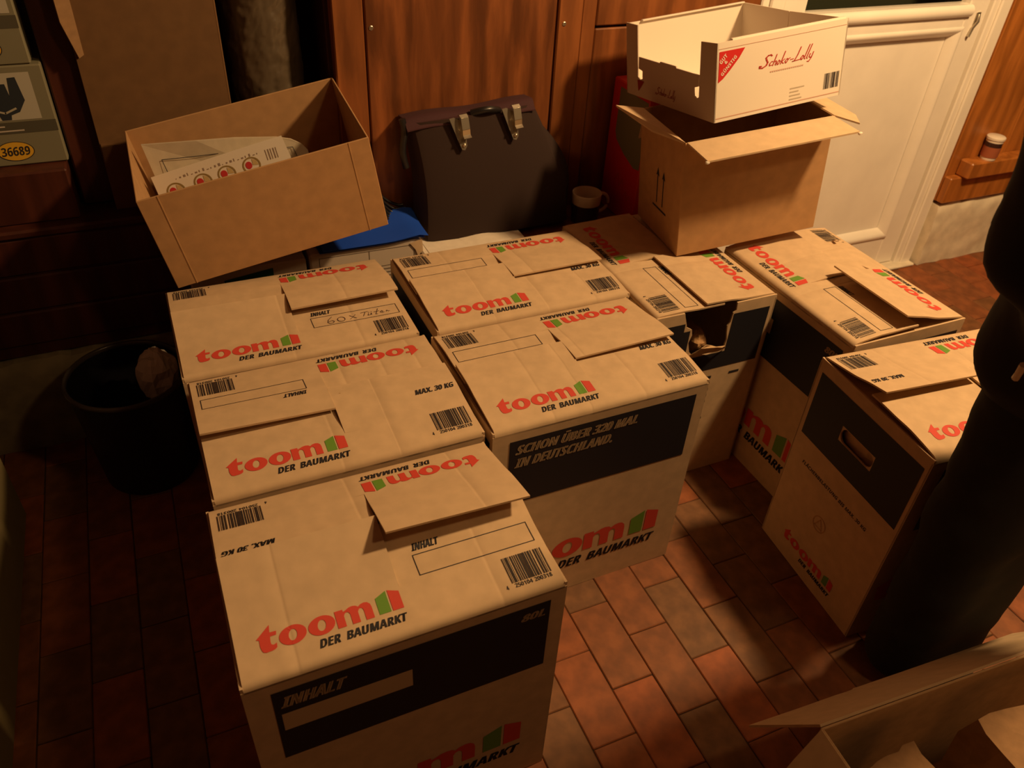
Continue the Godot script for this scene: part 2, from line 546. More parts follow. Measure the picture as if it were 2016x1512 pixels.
func room():
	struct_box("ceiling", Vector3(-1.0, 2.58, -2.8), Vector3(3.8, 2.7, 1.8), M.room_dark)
	var wl := Node3D.new()
	wl.name = "wall_left"
	wl.set_meta("kind", "structure")
	add_child(wl)
	obj("panelling", [[cbox(Vector3(-0.85, 0.27, -1.655), Vector3(-0.482, 2.58, 1.7), 0.003), M.wood_dark]], wl)
	obj("plinth", [[cbox(Vector3(-0.85, 0, -1.66), Vector3(-0.478, 0.275, 1.7), 0.012), M.wall_paint]], wl)
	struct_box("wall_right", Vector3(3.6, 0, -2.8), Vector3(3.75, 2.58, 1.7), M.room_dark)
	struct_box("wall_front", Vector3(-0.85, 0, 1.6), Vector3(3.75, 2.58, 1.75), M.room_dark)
	# back wall: wood boards over a plastered plinth, an alcove on the left, the door on the right
	var wb := Node3D.new()
	wb.name = "wall_back"
	wb.set_meta("kind", "structure")
	add_child(wb)
	obj("core", [[cbox(Vector3(0.43, 0, -2.2), Vector3(1.62, 2.58, -1.965), 0.002), M.wood_dark], [cbox(Vector3(2.66, 0, -2.2), Vector3(3.7, 2.58, -1.965), 0.002), M.wood_dark], [cbox(Vector3(1.62, 1.95, -2.2), Vector3(2.66, 2.58, -1.94), 0.002), M.wall_paint]], wb)
	for s in [[0.414, 0.4865, 0.26, 2.5, "wood_stile", 0.004], [0.4905, 0.9835, 0.26, 2.5, "wood_red", 0.0], [0.9875, 1.056, 0.26, 2.5, "wood_stile", 0.004], [1.058, 1.10, 0.26, 2.5, "wood_stile", -0.003], [1.1015, 1.62, 0.26, 0.956, "wood_stile", -0.004], [1.1015, 1.62, 0.963, 2.5, "wood_stile", -0.002], [2.655, 2.92, 0.26, 2.5, "wood_orange", 0.0], [2.923, 3.6, 0.26, 2.5, "wood_orange", 0.0]]:
		obj("board", [[cbox(Vector3(s[0], s[2], -1.965), Vector3(s[1], s[3], -1.93 + s[5]), 0.003), M[s[4]]]], wb)
	for p in [Vector2(0.504, 0.99), Vector2(1.005, 0.975), Vector2(0.5, 0.45), Vector2(1.0, 0.47)]:
		var z := -1.93 if p.x < 0.9 else -1.926
		var sc := lathe([[0.0055, 0.0], [0.0055, 0.0012], [0.004, 0.002], [0.0001, 0.002]], 10)
		var scb := Buf.new()
		scb.add(sc, Transform3D(Basis(Vector3.RIGHT, PI / 2), Vector3(p.x, p.y, z)))
		obj("screw", [[scb, M.steel]], wb)
	var pn := Node3D.new()
	pn.name = "baseboard_back"
	pn.set_meta("kind", "structure")
	add_child(pn)
	var an := Node3D.new()
	an.name = "wall_alcove"
	an.set_meta("kind", "structure")
	add_child(an)
	# plastered plinths with a ragged upper edge
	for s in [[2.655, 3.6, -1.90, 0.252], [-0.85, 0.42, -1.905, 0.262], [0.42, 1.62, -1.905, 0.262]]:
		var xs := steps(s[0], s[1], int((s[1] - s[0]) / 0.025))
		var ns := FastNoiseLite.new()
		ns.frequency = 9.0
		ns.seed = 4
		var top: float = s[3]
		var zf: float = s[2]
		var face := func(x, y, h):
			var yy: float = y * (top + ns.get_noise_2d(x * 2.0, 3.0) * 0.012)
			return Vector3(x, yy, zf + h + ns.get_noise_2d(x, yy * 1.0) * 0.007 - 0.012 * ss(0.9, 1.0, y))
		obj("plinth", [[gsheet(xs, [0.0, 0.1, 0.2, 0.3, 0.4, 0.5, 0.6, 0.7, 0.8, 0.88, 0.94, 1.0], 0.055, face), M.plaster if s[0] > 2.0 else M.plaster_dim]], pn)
	# stepped wooden ledge to the right of the door
	obj("ledge", [[cbox(Vector3(2.652, 0.262, -1.93), Vector3(3.6, 0.362, -1.898), 0.004), M.wood_orange]], pn)
	obj("ledge", [[cbox(Vector3(2.70, 0.363, -1.93), Vector3(3.6, 0.424, -1.872), 0.005), M.wood_orange]], pn)
	# alcove with cabinet below it
	obj("cabinet_front", [[cbox(Vector3(-0.85, 0.265, -1.97), Vector3(0.414, 0.575, -1.935), 0.003), M.wood_dark]], an)
	for y in [0.30, 0.395, 0.49]:
		obj("board", [[cbox(Vector3(-0.85, y, -1.94), Vector3(0.40, y + 0.09, -1.928), 0.004), M.wood_dark]], an)
	obj("alcove_shelf", [[cbox(Vector3(-0.85, 0.582, -2.6), Vector3(0.414, 0.602, -1.922), 0.005), M.wood_dark]], an)
	obj("alcove_back", [[cbox(Vector3(-0.95, 0, -2.68), Vector3(0.5, 2.58, -2.6), 0.002), M.wood_dark]], an)
	obj("alcove_side", [[cbox(Vector3(0.405, 0.26, -2.62), Vector3(0.43, 2.58, -1.966), 0.002), M.wood_dark], [cbox(Vector3(-0.95, 0, -2.6), Vector3(-0.85, 2.58, -1.6), 0.002), M.wood_dark]], an)
	obj("alcove_post", [[cbox(Vector3(-0.196, 0.604, -2.075), Vector3(-0.120, 2.58, -2.02), 0.004), M.wood_dark]], an)
	obj("alcove_step", [[cbox(Vector3(-0.85, 0.602, -2.5), Vector3(-0.205, 0.722, -1.955), 0.004), M.wood_dark]], an)
	obj("alcove_lintel", [[cbox(Vector3(-0.85, 1.7, -2.6), Vector3(0.414, 2.58, -1.94), 0.004), M.wood_dark]], an)

func door():
	var d := Node3D.new()
	d.name = "door_1"
	d.set_meta("kind", "structure")
	add_child(d)
	var zf := -1.945
	var zb := -1.985
	for s in [[1.715, 1.80, 0.012, 1.93, "stile"], [2.47, 2.557, 0.012, 1.93, "stile"], [1.80, 2.47, 0.012, 0.135, "rail"], [1.80, 2.47, 0.885, 0.935, "rail"], [1.80, 2.47, 1.83, 1.93, "rail"]]:
		obj(s[4], [[cbox(Vector3(s[0], s[2], zb), Vector3(s[1], s[3], zf), 0.003), M.white_paint]], d)
	obj("panel", [[cbox(Vector3(1.79, 0.13, zb - 0.002), Vector3(2.48, 0.89, zf - 0.022), 0.002), M.white_paint]], d)
	# moulding round the panel: sloped and rounded strips, mitred
	var pr := [[0.0, 0.004], [0.006, 0.008], [0.014, 0.007], [0.022, 0.0], [0.032, -0.012], [0.036, -0.021]]   # inset, height
	var b := Buf.new()
	var x0 := 1.795
	var x1 := 2.475
	var y0 := 0.13
	var y1 := 0.89
	for i in pr.size() - 1:
		var a: float = pr[i][0]; var c: float = pr[i + 1][0]
		var za: float = zf + pr[i][1]; var zc: float = zf + pr[i + 1][1]
		var oa := [Vector3(x0 + a, y0 + a, za), Vector3(x1 - a, y0 + a, za), Vector3(x1 - a, y1 - a, za), Vector3(x0 + a, y1 - a, za)]
		var oc := [Vector3(x0 + c, y0 + c, zc), Vector3(x1 - c, y0 + c, zc), Vector3(x1 - c, y1 - c, zc), Vector3(x0 + c, y1 - c, zc)]
		for k in 4:
			var n := (k + 1) % 4
			b.quad(oa[k], oa[n], oc[n], oc[k], k + 1)
	obj("moulding", [[b, M.white_paint]], d)
	# round bead on top of the lock rail, under the glass
	var bead := Buf.new()
	for k in 10:
		var a0 := -PI / 2 + PI * 0.98 * k / 10
		var a1 := -PI / 2 + PI * 0.98 * (k + 1) / 10
		var p0 := Vector3(0, 0.938 + sin(a0) * 0.019, zf + cos(a0) * 0.017)
		var p1 := Vector3(0, 0.938 + sin(a1) * 0.019, zf + cos(a1) * 0.017)
		bead.quad(p0 + Vector3(1.79, 0, 0), p0 + Vector3(2.478, 0, 0), p1 + Vector3(2.478, 0, 0), p1 + Vector3(1.79, 0, 0), 1)
	bead.quad(Vector3(1.79, 0.957, zf), Vector3(2.478, 0.957, zf), Vector3(2.478, 0.957, zb), Vector3(1.79, 0.957, zb))
	obj("bead", [[bead, M.white_paint]], d)
	var g := obj("pane", [[cbox(Vector3(1.795, 0.95, -1.968), Vector3(2.475, 1.84, -1.964), 0.0005), M.glass]], d, "dark glass pane above the white door panel")
	g.set_meta("kind", "structure")
	var lt := Buf.new()
	lt.add(tube([Vector3(2.522, 0.925, zf + 0.004), Vector3(2.518, 0.905, zf + 0.012), Vector3(2.512, 0.885, zf + 0.006), Vector3(2.503, 0.858, zf + 0.008)], 0.005, 8))
	lt.add(cbox(Vector3(2.512, 0.893, zf), Vector3(2.530, 0.932, zf + 0.004), 0.001))
	obj("latch", [[lt, M.steel]], d, "small metal hook latch")
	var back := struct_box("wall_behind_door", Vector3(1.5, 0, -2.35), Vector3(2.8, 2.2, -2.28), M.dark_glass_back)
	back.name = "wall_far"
	var tr := Node3D.new()
	tr.name = "trim_1"
	tr.set_meta("kind", "structure")
	add_child(tr)
	for s in [[1.625, 1.71, 0.0, 2.02], [2.563, 2.65, 0.0, 2.02]]:
		obj("door_frame", [[cbox(Vector3(s[0], s[2], -2.0), Vector3(s[1], s[3], -1.933), 0.004), M.white_paint], [cbox(Vector3(s[0] + 0.026, s[2], -1.935), Vector3(s[1] - 0.014, s[3], -1.924), 0.004), M.white_paint]], tr)
	obj("door_frame", [[cbox(Vector3(1.71, 1.936, -2.0), Vector3(2.563, 2.02, -1.925), 0.004), M.white_paint]], tr)
	obj("threshold", [[cbox(Vector3(1.64, 0.0, -1.99), Vector3(2.64, 0.010, -1.90), 0.003), M.plaster]], tr)

func floor_bricks():
	var fl := Node3D.new()
	fl.name = "floor"
	fl.set_meta("kind", "structure")
	add_child(fl)
	obj("bed", [[cbox(Vector3(-0.95, -0.15, -2.7), Vector3(3.75, -0.0035, 1.75), 0.002), M.mortar]], fl)
	var unit := mesh_of([[cbox(Vector3(-0.0474, -0.02, -0.0986), Vector3(0.0474, 0.0, 0.0986), 0.0018), M.bricks[0]]])
	var rest := [Buf.new(), Buf.new(), Buf.new(), Buf.new(), Buf.new()]
	var one := cbox(Vector3(-0.0474, -0.02, -0.0986), Vector3(0.0474, 0.0, 0.0986), 0.0018)
	for k in range(-13, 32):
		for j in range(-8, 13):
			var x := 0.6205 + 0.0968 * k + 0.0484
			var z := (-0.726 if k % 2 == 0 else -0.6275) + 0.199 * j + 0.0995 - 0.199
			if z < -1.93 or z > 1.55 or x < -0.8 or x > 3.55: continue
			var dy := rng.randf_range(-0.0016, 0.0)
			var m := rng.randi() % 5
			var xf := Transform3D(Basis(Vector3(0, 0, 1), rng.randf_range(-0.006, 0.006)), Vector3(x + rng.randf_range(-0.0006, 0.0006), dy, z))
			var seen := (x > -0.5 and x < -0.02 and z < -0.7) or (x > 0.35 and x < 1.75 and z > -1.15 and z < -0.25) or (x > 0.9 and x < 1.35 and z > -1.3 and z < -0.9) or (x > 1.7 and z > -1.95 and z < -0.5)
			if seen: share("brick", unit, fl, xf, M.bricks[m])
			else: rest[m].add(one, xf)
	var parts := []
	for m in 5: parts.append([rest[m], M.bricks[m]])
	obj("bricks_beyond", parts, fl).set_meta("kind", "stuff")

# =====================================================================  moving boxes
func flap_map(side: float, ov: float, hump: float, lift: Vector2, dmax: float, creases: Array, bend := 0.0) -> Callable:
	return func(px, d, h):
		var t: float = (d - W / 2) / (W / 2)
		var y: float = H + 0.003 + (hump * (1.0 - t * t) if bend == 0.0 else hump * pow(d / 0.2, bend))
		if px * ov > 0.0 or (px == 0.0 and ov < 0.0):
			y += 0.0035 * ss(0.09, 0.14, d) + lerpf(lift.x, lift.y, absf(px) / (L / 2)) * pow(d / dmax, 2.0)
		else:
			y -= 0.003 * ss(0.07, 0.12, d)
		if d < 0.011: y -= 0.011 - sqrt(maxf(0.000121 - (0.011 - d) * (0.011 - d), 0.0))
		for c in creases:
			y -= 0.0005 * maxf(0.0, 1.0 - absf(px - c) / 0.0017)
		return Vector3(side * px, y + h, side * (W / 2 - d))

func flap(box: Node3D, side: float, p: Dictionary, type: String):
	var ov: float = p.ov
	var lift: Vector2 = p.lift_front if side > 0 else p.lift_rear
	var dm: float = p.d_front if side > 0 else p.d_rear
	var creases: Array = p.cr_front if side > 0 else p.cr_rear
	var hump: float = p.hump_front if side > 0 else p.hump_rear
	var fm := flap_map(side, ov, hump, lift, dm, creases, p.bend_front if side > 0 else p.bend_rear)
	var b := Buf.new()
	var cols := [0.0]
	for half in [-1.0, 1.0]:
		for i in range(1, 10): cols.append(half * 0.0258 * i)
		cols.append(half * (L / 2 - 0.004))
	for c in creases:
		for q in [-0.0017, 0.0, 0.0017]: cols.append(c + q)
	cols.sort()
	b.add(gsheet(cols, [0.0, 0.0008, 0.0025, 0.005, 0.008, 0.011, 0.024, 0.04, 0.058, 0.075], T, fm))
	for half in [-1.0, 1.0]:
		var xs := []
		for c in cols:
			if c * half > 0.001: xs.append(c)
		xs.append(0.0002 * half)
		xs.sort()
		b.add(gsheet(xs, steps(0.075, dm if half * ov > 0 else (p.u_front if side > 0 else p.u_rear), 9), T, fm))
	var o := obj("lid_flap", [[b, M.kraft]], box)
	# print
	logo(o, -0.205, 0.0405, 1.0, fm, 0.016)
	if type == "INHALT":
		var t := text2d("INHALT", 0.036, 0.080, 0.126, 0.1385, 0.25)
		var fr := frame2d(0.034, 0.083, 0.221, 0.120, 0.0013)
		t.append_array(fr)
		obj("content_field", [[ink(t, fm, 0.0006, 0.016), M.ink_black]], o)
		obj("printed_barcode", [[ink(barcode(0.157, 0.016, 0.222, 0.069), fm, 0.0006, 0.012), M.ink_black]], o)
	else:
		obj("weight_text", [[ink(text2d("MAX. 30 KG", 0.148, 0.226, 0.1245, 0.1375, 0.25), fm, 0.0006, 0.016), M.ink_black]], o)
		obj("printed_barcode", [[ink(barcode(0.156, 0.0195, 0.223, 0.0715), fm, 0.0006, 0.012), M.ink_black]], o)
	return o

func quad_map(o: Vector3, ux: Vector3, uy: Vector3) -> Callable:
	var n := ux.cross(uy).normalized()
	return func(x, y, h): return o + ux * x + uy * y + n * h

func hole_outline() -> PackedVector2Array:
	var o := PackedVector2Array()
	for k in 9:
		var a := PI / 2 + PI * k / 8
		o.append(Vector2(-0.032 + cos(a) * 0.018, 0.418 + sin(a) * 0.018))
	for k in 9:
		var a := -PI / 2 + PI * k / 8
		o.append(Vector2(0.032 + cos(a) * 0.018, 0.418 + sin(a) * 0.018))
	return o   # counter-clockwise

func short_panel(torn: bool) -> Array:     # two polygons that leave the hand hole open
	var w := W / 2 - 0.001
	var ho := hole_outline()
	if torn:
		var right := PackedVector2Array([Vector2(-w, 0), Vector2(w, 0), Vector2(w, H), Vector2(0.052, H), Vector2(0.054, 0.512), Vector2(0.047, 0.505), Vector2(0.045, 0.48), Vector2(0.039, 0.47), Vector2(0.042, 0.452), Vector2(0.047, 0.43), Vector2(0.044, 0.405), Vector2(0.0, 0.398), Vector2(-0.045, 0.404), Vector2(-0.058, 0.418), Vector2(-0.066, 0.446), Vector2(-0.060, 0.466), Vector2(-0.064, 0.482), Vector2(-0.080, 0.492), Vector2(-0.084, 0.505), Vector2(-0.090, 0.522), Vector2(-0.093, H), Vector2(-w, H)])
		return [right]
	# cut at x = 0: left and right halves with half the hole each
	var lh := PackedVector2Array([Vector2(0, 0), Vector2(0, 0.400)])
	var rh := PackedVector2Array([Vector2(0, H), Vector2(0, 0.436)])
	var left := PackedVector2Array([Vector2(-w, 0), Vector2(0, 0), Vector2(0, 0.400)])
	for k in range(8, -1, -1): left.append(ho[k])
	left.append_array(PackedVector2Array([Vector2(0, 0.436), Vector2(0, H), Vector2(-w, H)]))
	var right2 := PackedVector2Array([Vector2(0, 0), Vector2(w, 0), Vector2(w, H), Vector2(0, H), Vector2(0, 0.436)])
	for k in range(17, 8, -1): right2.append(ho[k])
	right2.append(Vector2(0, 0.400))
	return [left, right2]

func moving_box(label: String, at: Vector3, yaw_deg: float, p: Dictionary) -> Node3D:
	var d := {"hump_rear": 0.010, "hump_front": 0.010, "bend_rear": 0.0, "bend_front": 0.0, "ov": -1.0, "lift_rear": Vector2(0.004, 0.006), "lift_front": Vector2(0.002, 0.002), "d_rear": 0.2, "d_front": 0.2, "u_rear": 0.185, "u_front": 0.185, "rear": "INHALT", "front": "MAX", "face": "SCHON", "left": "hole", "right": "hole", "cr_rear": [-0.05, 0.12], "cr_front": [-0.1, 0.03, 0.15]}
	d.merge(p, true)
	var box := thing("moving_box", label, "box", at, deg_to_rad(yaw_deg), "printed moving boxes with a logo")
	var fmap := quad_map(Vector3(0, 0, W / 2), Vector3(1, 0, 0), Vector3(0, 1, 0))
	var bmap := quad_map(Vector3(0, 0, -W / 2), Vector3(-1, 0, 0), Vector3(0, 1, 0))
	var lmap := quad_map(Vector3(-L / 2, 0, 0), Vector3(0, 0, 1), Vector3(0, 1, 0))
	var rmap := quad_map(Vector3(L / 2, 0, 0), Vector3(0, 0, -1), Vector3(0, 1, 0))
	var w := L / 2
	var long := PackedVector2Array([Vector2(-w, 0), Vector2(w, 0), Vector2(w, H - 0.0085), Vector2(-w, H - 0.0085)])
	var body := Buf.new()
	body.add(sheet(long, T, fmap))
	body.add(sheet(long, T, bmap))
	for q in short_panel(d.left == "torn"): body.add(sheet(q, T, lmap))
	for q in short_panel(d.right == "torn"): body.add(sheet(q, T, rmap))
	body.add(cbox(Vector3(-w + T, 0.0, -W / 2 + T), Vector3(w - T, 0.006, W / 2 - T), 0.001))
	var bo := obj("carton_body", [[body, M.kraft]], box)
	# inner short flaps
	for s in [-1.0, 1.0]:
		var inner := func(x, y, h): return Vector3(s * (w - 0.004 - y), H - 0.002 + h - 0.02 * (y / 0.16), x * s)
		if not (d.right == "torn" and s > 0):
			obj("inner_flap", [[gsheet([-W / 2 + 0.005, 0.0, W / 2 - 0.005], steps(0, 0.15, 4), 0.003, inner), M.kraft_raw]], box)
	flap(box, -1.0, d, d.rear)
	flap(box, 1.0, d, d.front)
	# printed faces
	var band := rect2d(-0.202, 0.337, 0.212, 0.503)
	obj("printed_band", [[ink(band, fmap), M.ink_band]], bo)
	if d.face == "SCHON":
		var t := text2d("SCHON ÜBER 320 MAL", -0.190, 0.082, 0.4675, 0.4965, 0.3)
		t.append_array(text2d("IN DEUTSCHLAND.", -0.190, 0.028, 0.4335, 0.4575, 0.3))
		obj("band_text", [[ink(t, fmap, 0.0011), M.ink_bare]], bo)
	else:
		var t := text2d("INHALT", -0.193, -0.102, 0.463, 0.488, 0.3)
		obj("band_text", [[ink(t, fmap, 0.0011), M.ink_bare]], bo)
		obj("band_field", [[ink(rect2d(-0.194, 0.408, -0.0075, 0.449), fmap, 0.0011), M.ink_bare]], bo)
		obj("volume_text", [[ink(text2d("80L", 0.163, 0.207, 0.4705, 0.4875, 0.3), fmap, 0.0011), M.ink_bare]], bo)
	logo(bo, -0.221, 0.120, 2.0, fmap)
	for sd in [[lmap, d.left], [rmap, d.right]]:
		var mp: Callable = sd[0]
		if sd[1] == "torn":
			var bt := PackedVector2Array()
			bt.append_array(rect2d(-0.150, 0.349, 0.153, 0.397))
			bt.append_array(rect2d(-0.150, 0.397, -0.068, 0.480))
			bt.append_array(rect2d(-0.150, 0.480, -0.086, 0.503))
			bt.append_array(rect2d(0.049, 0.397, 0.153, 0.503))
			obj("printed_band", [[ink(bt, mp), M.ink_band]], bo)
			var ln := PackedVector2Array()
			for y in [0.323, 0.304, 0.284, 0.265, 0.246]: ln.append_array(rect2d(-0.03 if y < 0.32 else -0.045, y - 0.004, 0.027, y + 0.004))
			ln.append_array(rect2d(0.08, 0.320, 0.110, 0.327))
			ln.append_array(rect2d(-0.02, 0.188, 0.028, 0.195))
			obj("small_print", [[ink(ln, mp), M.ink_black]], bo)
		else:
			var bt := PackedVector2Array()
			bt.append_array(rect2d(-0.152, 0.337, 0.155, 0.399))
			bt.append_array(rect2d(-0.152, 0.437, 0.155, 0.503))
			bt.append_array(rect2d(-0.152, 0.399, -0.051, 0.437))
			bt.append_array(rect2d(0.051, 0.399, 0.155, 0.437))
			obj("printed_band", [[ink(bt, mp), M.ink_band]], bo)
			obj("small_print", [[ink(text2d("FLÄCHENBELASTUNG BIS MAX. 30 KG", -0.119, 0.101, 0.271, 0.283, 0.2), mp), M.ink_black]], bo)
			var rc := ring2d(-0.012, 0.176, 0.021, 0.021, 0.0185, 0.0185)
			rc.append_array(stroke2d([[-0.024, 0.166], [-0.012, 0.190], [0.0, 0.166], [-0.024, 0.166]], 0.0025))
			obj("recycling_mark", [[ink(rc, mp), M.kraft_dark]], bo)
			logo(bo, -0.097, 0.052, 0.9, mp)
	return box

func ribbon(pts3: Array, w: Vector3, th: float) -> Buf:    # a bent strip
	var b := Buf.new()
	for i in pts3.size() - 1:
		var a: Vector3 = pts3[i]; var c: Vector3 = pts3[i + 1]
		var n := (c - a).cross(w).normalized() * th
		b.quad(a, c, c + w, a + w, 1)
		b.quad(a + w + n, c + w + n, c + n, a + n, 2)
		b.quad(a + n, c + n, c, a)
		b.quad(a + w, c + w, c + w + n, a + w + n)
	return b

func moving_boxes():
	var a := moving_box("front moving box with a raised lid flap and an empty field, nearest to the viewer", Vector3(0.184, 0, -0.811), 0.4, {"hump_rear": 0.055, "bend_rear": 1.0, "hump_front": 0.034, "bend_front": 1.6, "d_front": 0.19, "u_rear": 0.148, "rear": "MAX", "front": "INHALT", "face": "INHALT", "lift_rear": Vector2(0.004, -0.006), "lift_front": Vector2(0.008, 0.008), "cr_front": [-0.16, 0.135], "cr_rear": [0.02, -0.16]})
	var b := moving_box("moving box with white writing on its black band, right of the front box row", Vector3(0.677, 0, -1.158), 0.7, {"hump_rear": 0.012, "hump_front": 0.012, "lift_rear": Vector2(0.004, 0.010), "cr_front": [-0.11, -0.03, 0.09], "cr_rear": [0.09, -0.02]})
	moving_box("moving box in front of the dark bag, behind the box with white band writing", Vector3(0.691, 0, -1.502), 0.7, {"hump_rear": 0.010, "hump_front": 0.010, "lift_rear": Vector2(0.004, 0.006)})
	var dd := moving_box("middle moving box of the left row, its longer flap lying over on the left", Vector3(0.192, 0, -1.164), 0.9, {"hump_rear": 0.012, "hump_front": 0.012, "ov": 1.0, "lift_rear": Vector2(0.006, 0.016), "face": "SCHON", "cr_front": [-0.02, 0.08], "cr_rear": [-0.12, -0.19, -0.04]})
	var e := moving_box("moving box with handwriting in its content field, at the back of the left row", Vector3(0.181, 0, -1.508), 0.5, {"hump_rear": 0.024, "hump_front": 0.014, "bend_front": 2.0, "u_rear": 0.15, "rear": "MAX", "front": "INHALT", "face": "INHALT", "lift_rear": Vector2(0.0, 0.004), "lift_front": Vector2(0.008, 0.010), "cr_front": [-0.02, 0.12], "cr_rear": [-0.12]})
	var f := moving_box("moving box with a torn hand hole under the plain open carton", Vector3(1.098, 0, -1.458), -89.8, {"hump_rear": 0.003, "hump_front": 0.003, "rear": "MAX", "front": "INHALT", "face": "INHALT", "right": "torn", "lift_rear": Vector2(0.003, 0.003), "lift_front": Vector2(0.0, 0.0)})
	var g := moving_box("moving box with a gaping lid flap, standing in front of the white door", Vector3(1.455, 0, -1.225), -89.4, {"hump_rear": 0.012, "hump_front": 0.012, "rear": "MAX", "front": "INHALT", "face": "INHALT", "lift_rear": Vector2(0.030, 0.030), "lift_front": Vector2(0.0, 0.004)})
	var h := moving_box("moving box beside the standing person, crumpled paper showing in its hand hole", Vector3(1.417, 0, -0.795), -4.3, {"hump_rear": 0.014, "hump_front": 0.014, "ov": 1.0, "rear": "MAX", "front": "INHALT", "face": "INHALT", "d_rear": 0.178, "lift_rear": Vector2(0.016, 0.020), "lift_front": Vector2(0.0, 0.0), "cr_front": [0.02]})
	# handwriting on the rear left box: 60 x Tueten
	var fe := flap_map(1.0, -1.0, 0.014, Vector2(0.008, 0.010), 0.2, [-0.02, 0.12], 2.0)
	var hw := PackedVector2Array()
	var y0 := 0.0865
	hw.append_array(stroke2d([[0.078, y0 + 0.026], [0.069, y0 + 0.017], [0.066, y0 + 0.007], [0.070, y0 + 0.002], [0.077, y0 + 0.003], [0.080, y0 + 0.008], [0.076, y0 + 0.012], [0.069, y0 + 0.010]], 0.0014))
	var op := []
	for k in 15: op.append([0.0955 + cos(TAU * k / 14) * 0.008, y0 + 0.011 + sin(TAU * k / 14) * 0.0085])
	hw.append_array(stroke2d(op, 0.0014))
	hw.append_array(stroke2d([[0.115, y0 + 0.019], [0.127, y0 + 0.005]], 0.0013))
	hw.append_array(stroke2d([[0.128, y0 + 0.019], [0.114, y0 + 0.005]], 0.0013))
	hw.append_array(stroke2d([[0.140, y0 + 0.021], [0.156, y0 + 0.022]], 0.0013))
	hw.append_array(stroke2d([[0.150, y0 + 0.021], [0.143, y0 + 0.007]], 0.0013))
	hw.append_array(stroke2d([[0.156, y0 + 0.014], [0.153, y0 + 0.007], [0.159, y0 + 0.008], [0.162, y0 + 0.014], [0.161, y0 + 0.007]], 0.0012))
	hw.append_array(stroke2d([[0.156, y0 + 0.018], [0.158, y0 + 0.0185]], 0.0014))
	hw.append_array(stroke2d([[0.162, y0 + 0.0185], [0.164, y0 + 0.019]], 0.0014))
	hw.append_array(stroke2d([[0.179, y0 + 0.026], [0.170, y0 + 0.006], [0.174, y0 + 0.006]], 0.0013))
	hw.append_array(stroke2d([[0.168, y0 + 0.016], [0.180, y0 + 0.017]], 0.0012))
	hw.append_array(stroke2d([[0.181, y0 + 0.010], [0.188, y0 + 0.012], [0.185, y0 + 0.016], [0.181, y0 + 0.012], [0.186, y0 + 0.007], [0.190, y0 + 0.009]], 0.0012))
	hw.append_array(stroke2d([[0.194, y0 + 0.009], [0.196, y0 + 0.014], [0.199, y0 + 0.009], [0.202, y0 + 0.010]], 0.0012))
	var ef: Node = e.get_node("lid_flap_001")
	obj("handwriting", [[ink(hw, fe, 0.0008, 0.02), M.pen]], ef)
	# torn card at the locking slits
	for q in [[dd, Vector3(0.004, H + 0.013, -0.02), 0.016, 0.9], [g, Vector3(-0.155, H + 0.012, -0.12), 0.018, 1.0], [h, Vector3(0.05, H + 0.026, -0.01), 0.03, -0.5], [e, Vector3(0.0, H + 0.012, -0.005), 0.012, 0.2]]:
		var c: Vector3 = q[1]
		var s: float = q[2]
		var rb := ribbon([c, c + Vector3(s * 0.4, s * 0.35, 0.0), c + Vector3(s * 0.9, s * 0.4, s * 0.1)], Vector3(0.1, 0.1, q[3]).normalized() * s * 0.6, 0.002)
		obj("torn_scrap", [[rb, M.kraft_raw]], q[0])
	# the piece torn out of the hand hole hangs outwards
	var tp := PackedVector2Array([Vector2(-0.060, 0.0), Vector2(-0.054, 0.022), Vector2(-0.045, 0.040), Vector2(-0.03, 0.046), Vector2(-0.012, 0.036), Vector2(0.004, 0.030), Vector2(0.018, 0.026), Vector2(0.034, 0.020), Vector2(0.045, 0.003), Vector2(0.02, 0.004), Vector2(-0.02, -0.001)])
	var tm := func(x, y, hh): return Vector3(L / 2 + 0.002 + 0.018 * sin(y * 40.0) + 0.004 * sin(x * 120.0) - hh, 0.404 + y * 0.93, -x)
	obj("torn_piece", [[sheet(tp, 0.002, tm), M.kraft_raw]], f, "bent torn-out piece of cardboard")
	# crumpled paper inside the box by the person
	var pk := crumple(Vector3(0, 0, 0), Vector3(0.02, 0.05, 0.075), 5)
	var po := obj("packing_paper", [[pk, M.kraft_raw]])
	po.position = h.transform * Vector3(-L / 2 + 0.034, 0.415, 0.0)
	tag(po, "crumpled packing paper seen through the oval hand hole of the box by the person", "paper")
	var pf := obj("packing_paper", [[crumple(Vector3(0, 0, 0), Vector3(0.028, 0.03, 0.05), 8), M.kraft_dark]])
	pf.position = f.transform * Vector3(L / 2 - 0.075, 0.405, 0.0)
	tag(pf, "shadowy packing paper inside the torn hand hole of the box under the plain carton", "paper")

func crumple(at: Vector3, r: Vector3, seed_: int, n := 14) -> Buf:
	var b := Buf.new()
	var ns := FastNoiseLite.new()
	ns.seed = seed_
	ns.frequency = 1.1
	ns.fractal_octaves = 3
	ns.noise_type = FastNoiseLite.TYPE_CELLULAR
	var pt := func(i, k):
		var a: float = PI * i / n
		var c: float = TAU * k / (2 * n)
		var d := Vector3(sin(a) * cos(c), cos(a), sin(a) * sin(c))
		return at + d * r * (1.0 + 0.55 * ns.get_noise_3dv(d * 1.6) + 0.25)
	for i in n:
		for k in 2 * n:
			b.quad(pt.call(i, k), pt.call(i, k + 1), pt.call(i + 1, k + 1), pt.call(i + 1, k))
	return b

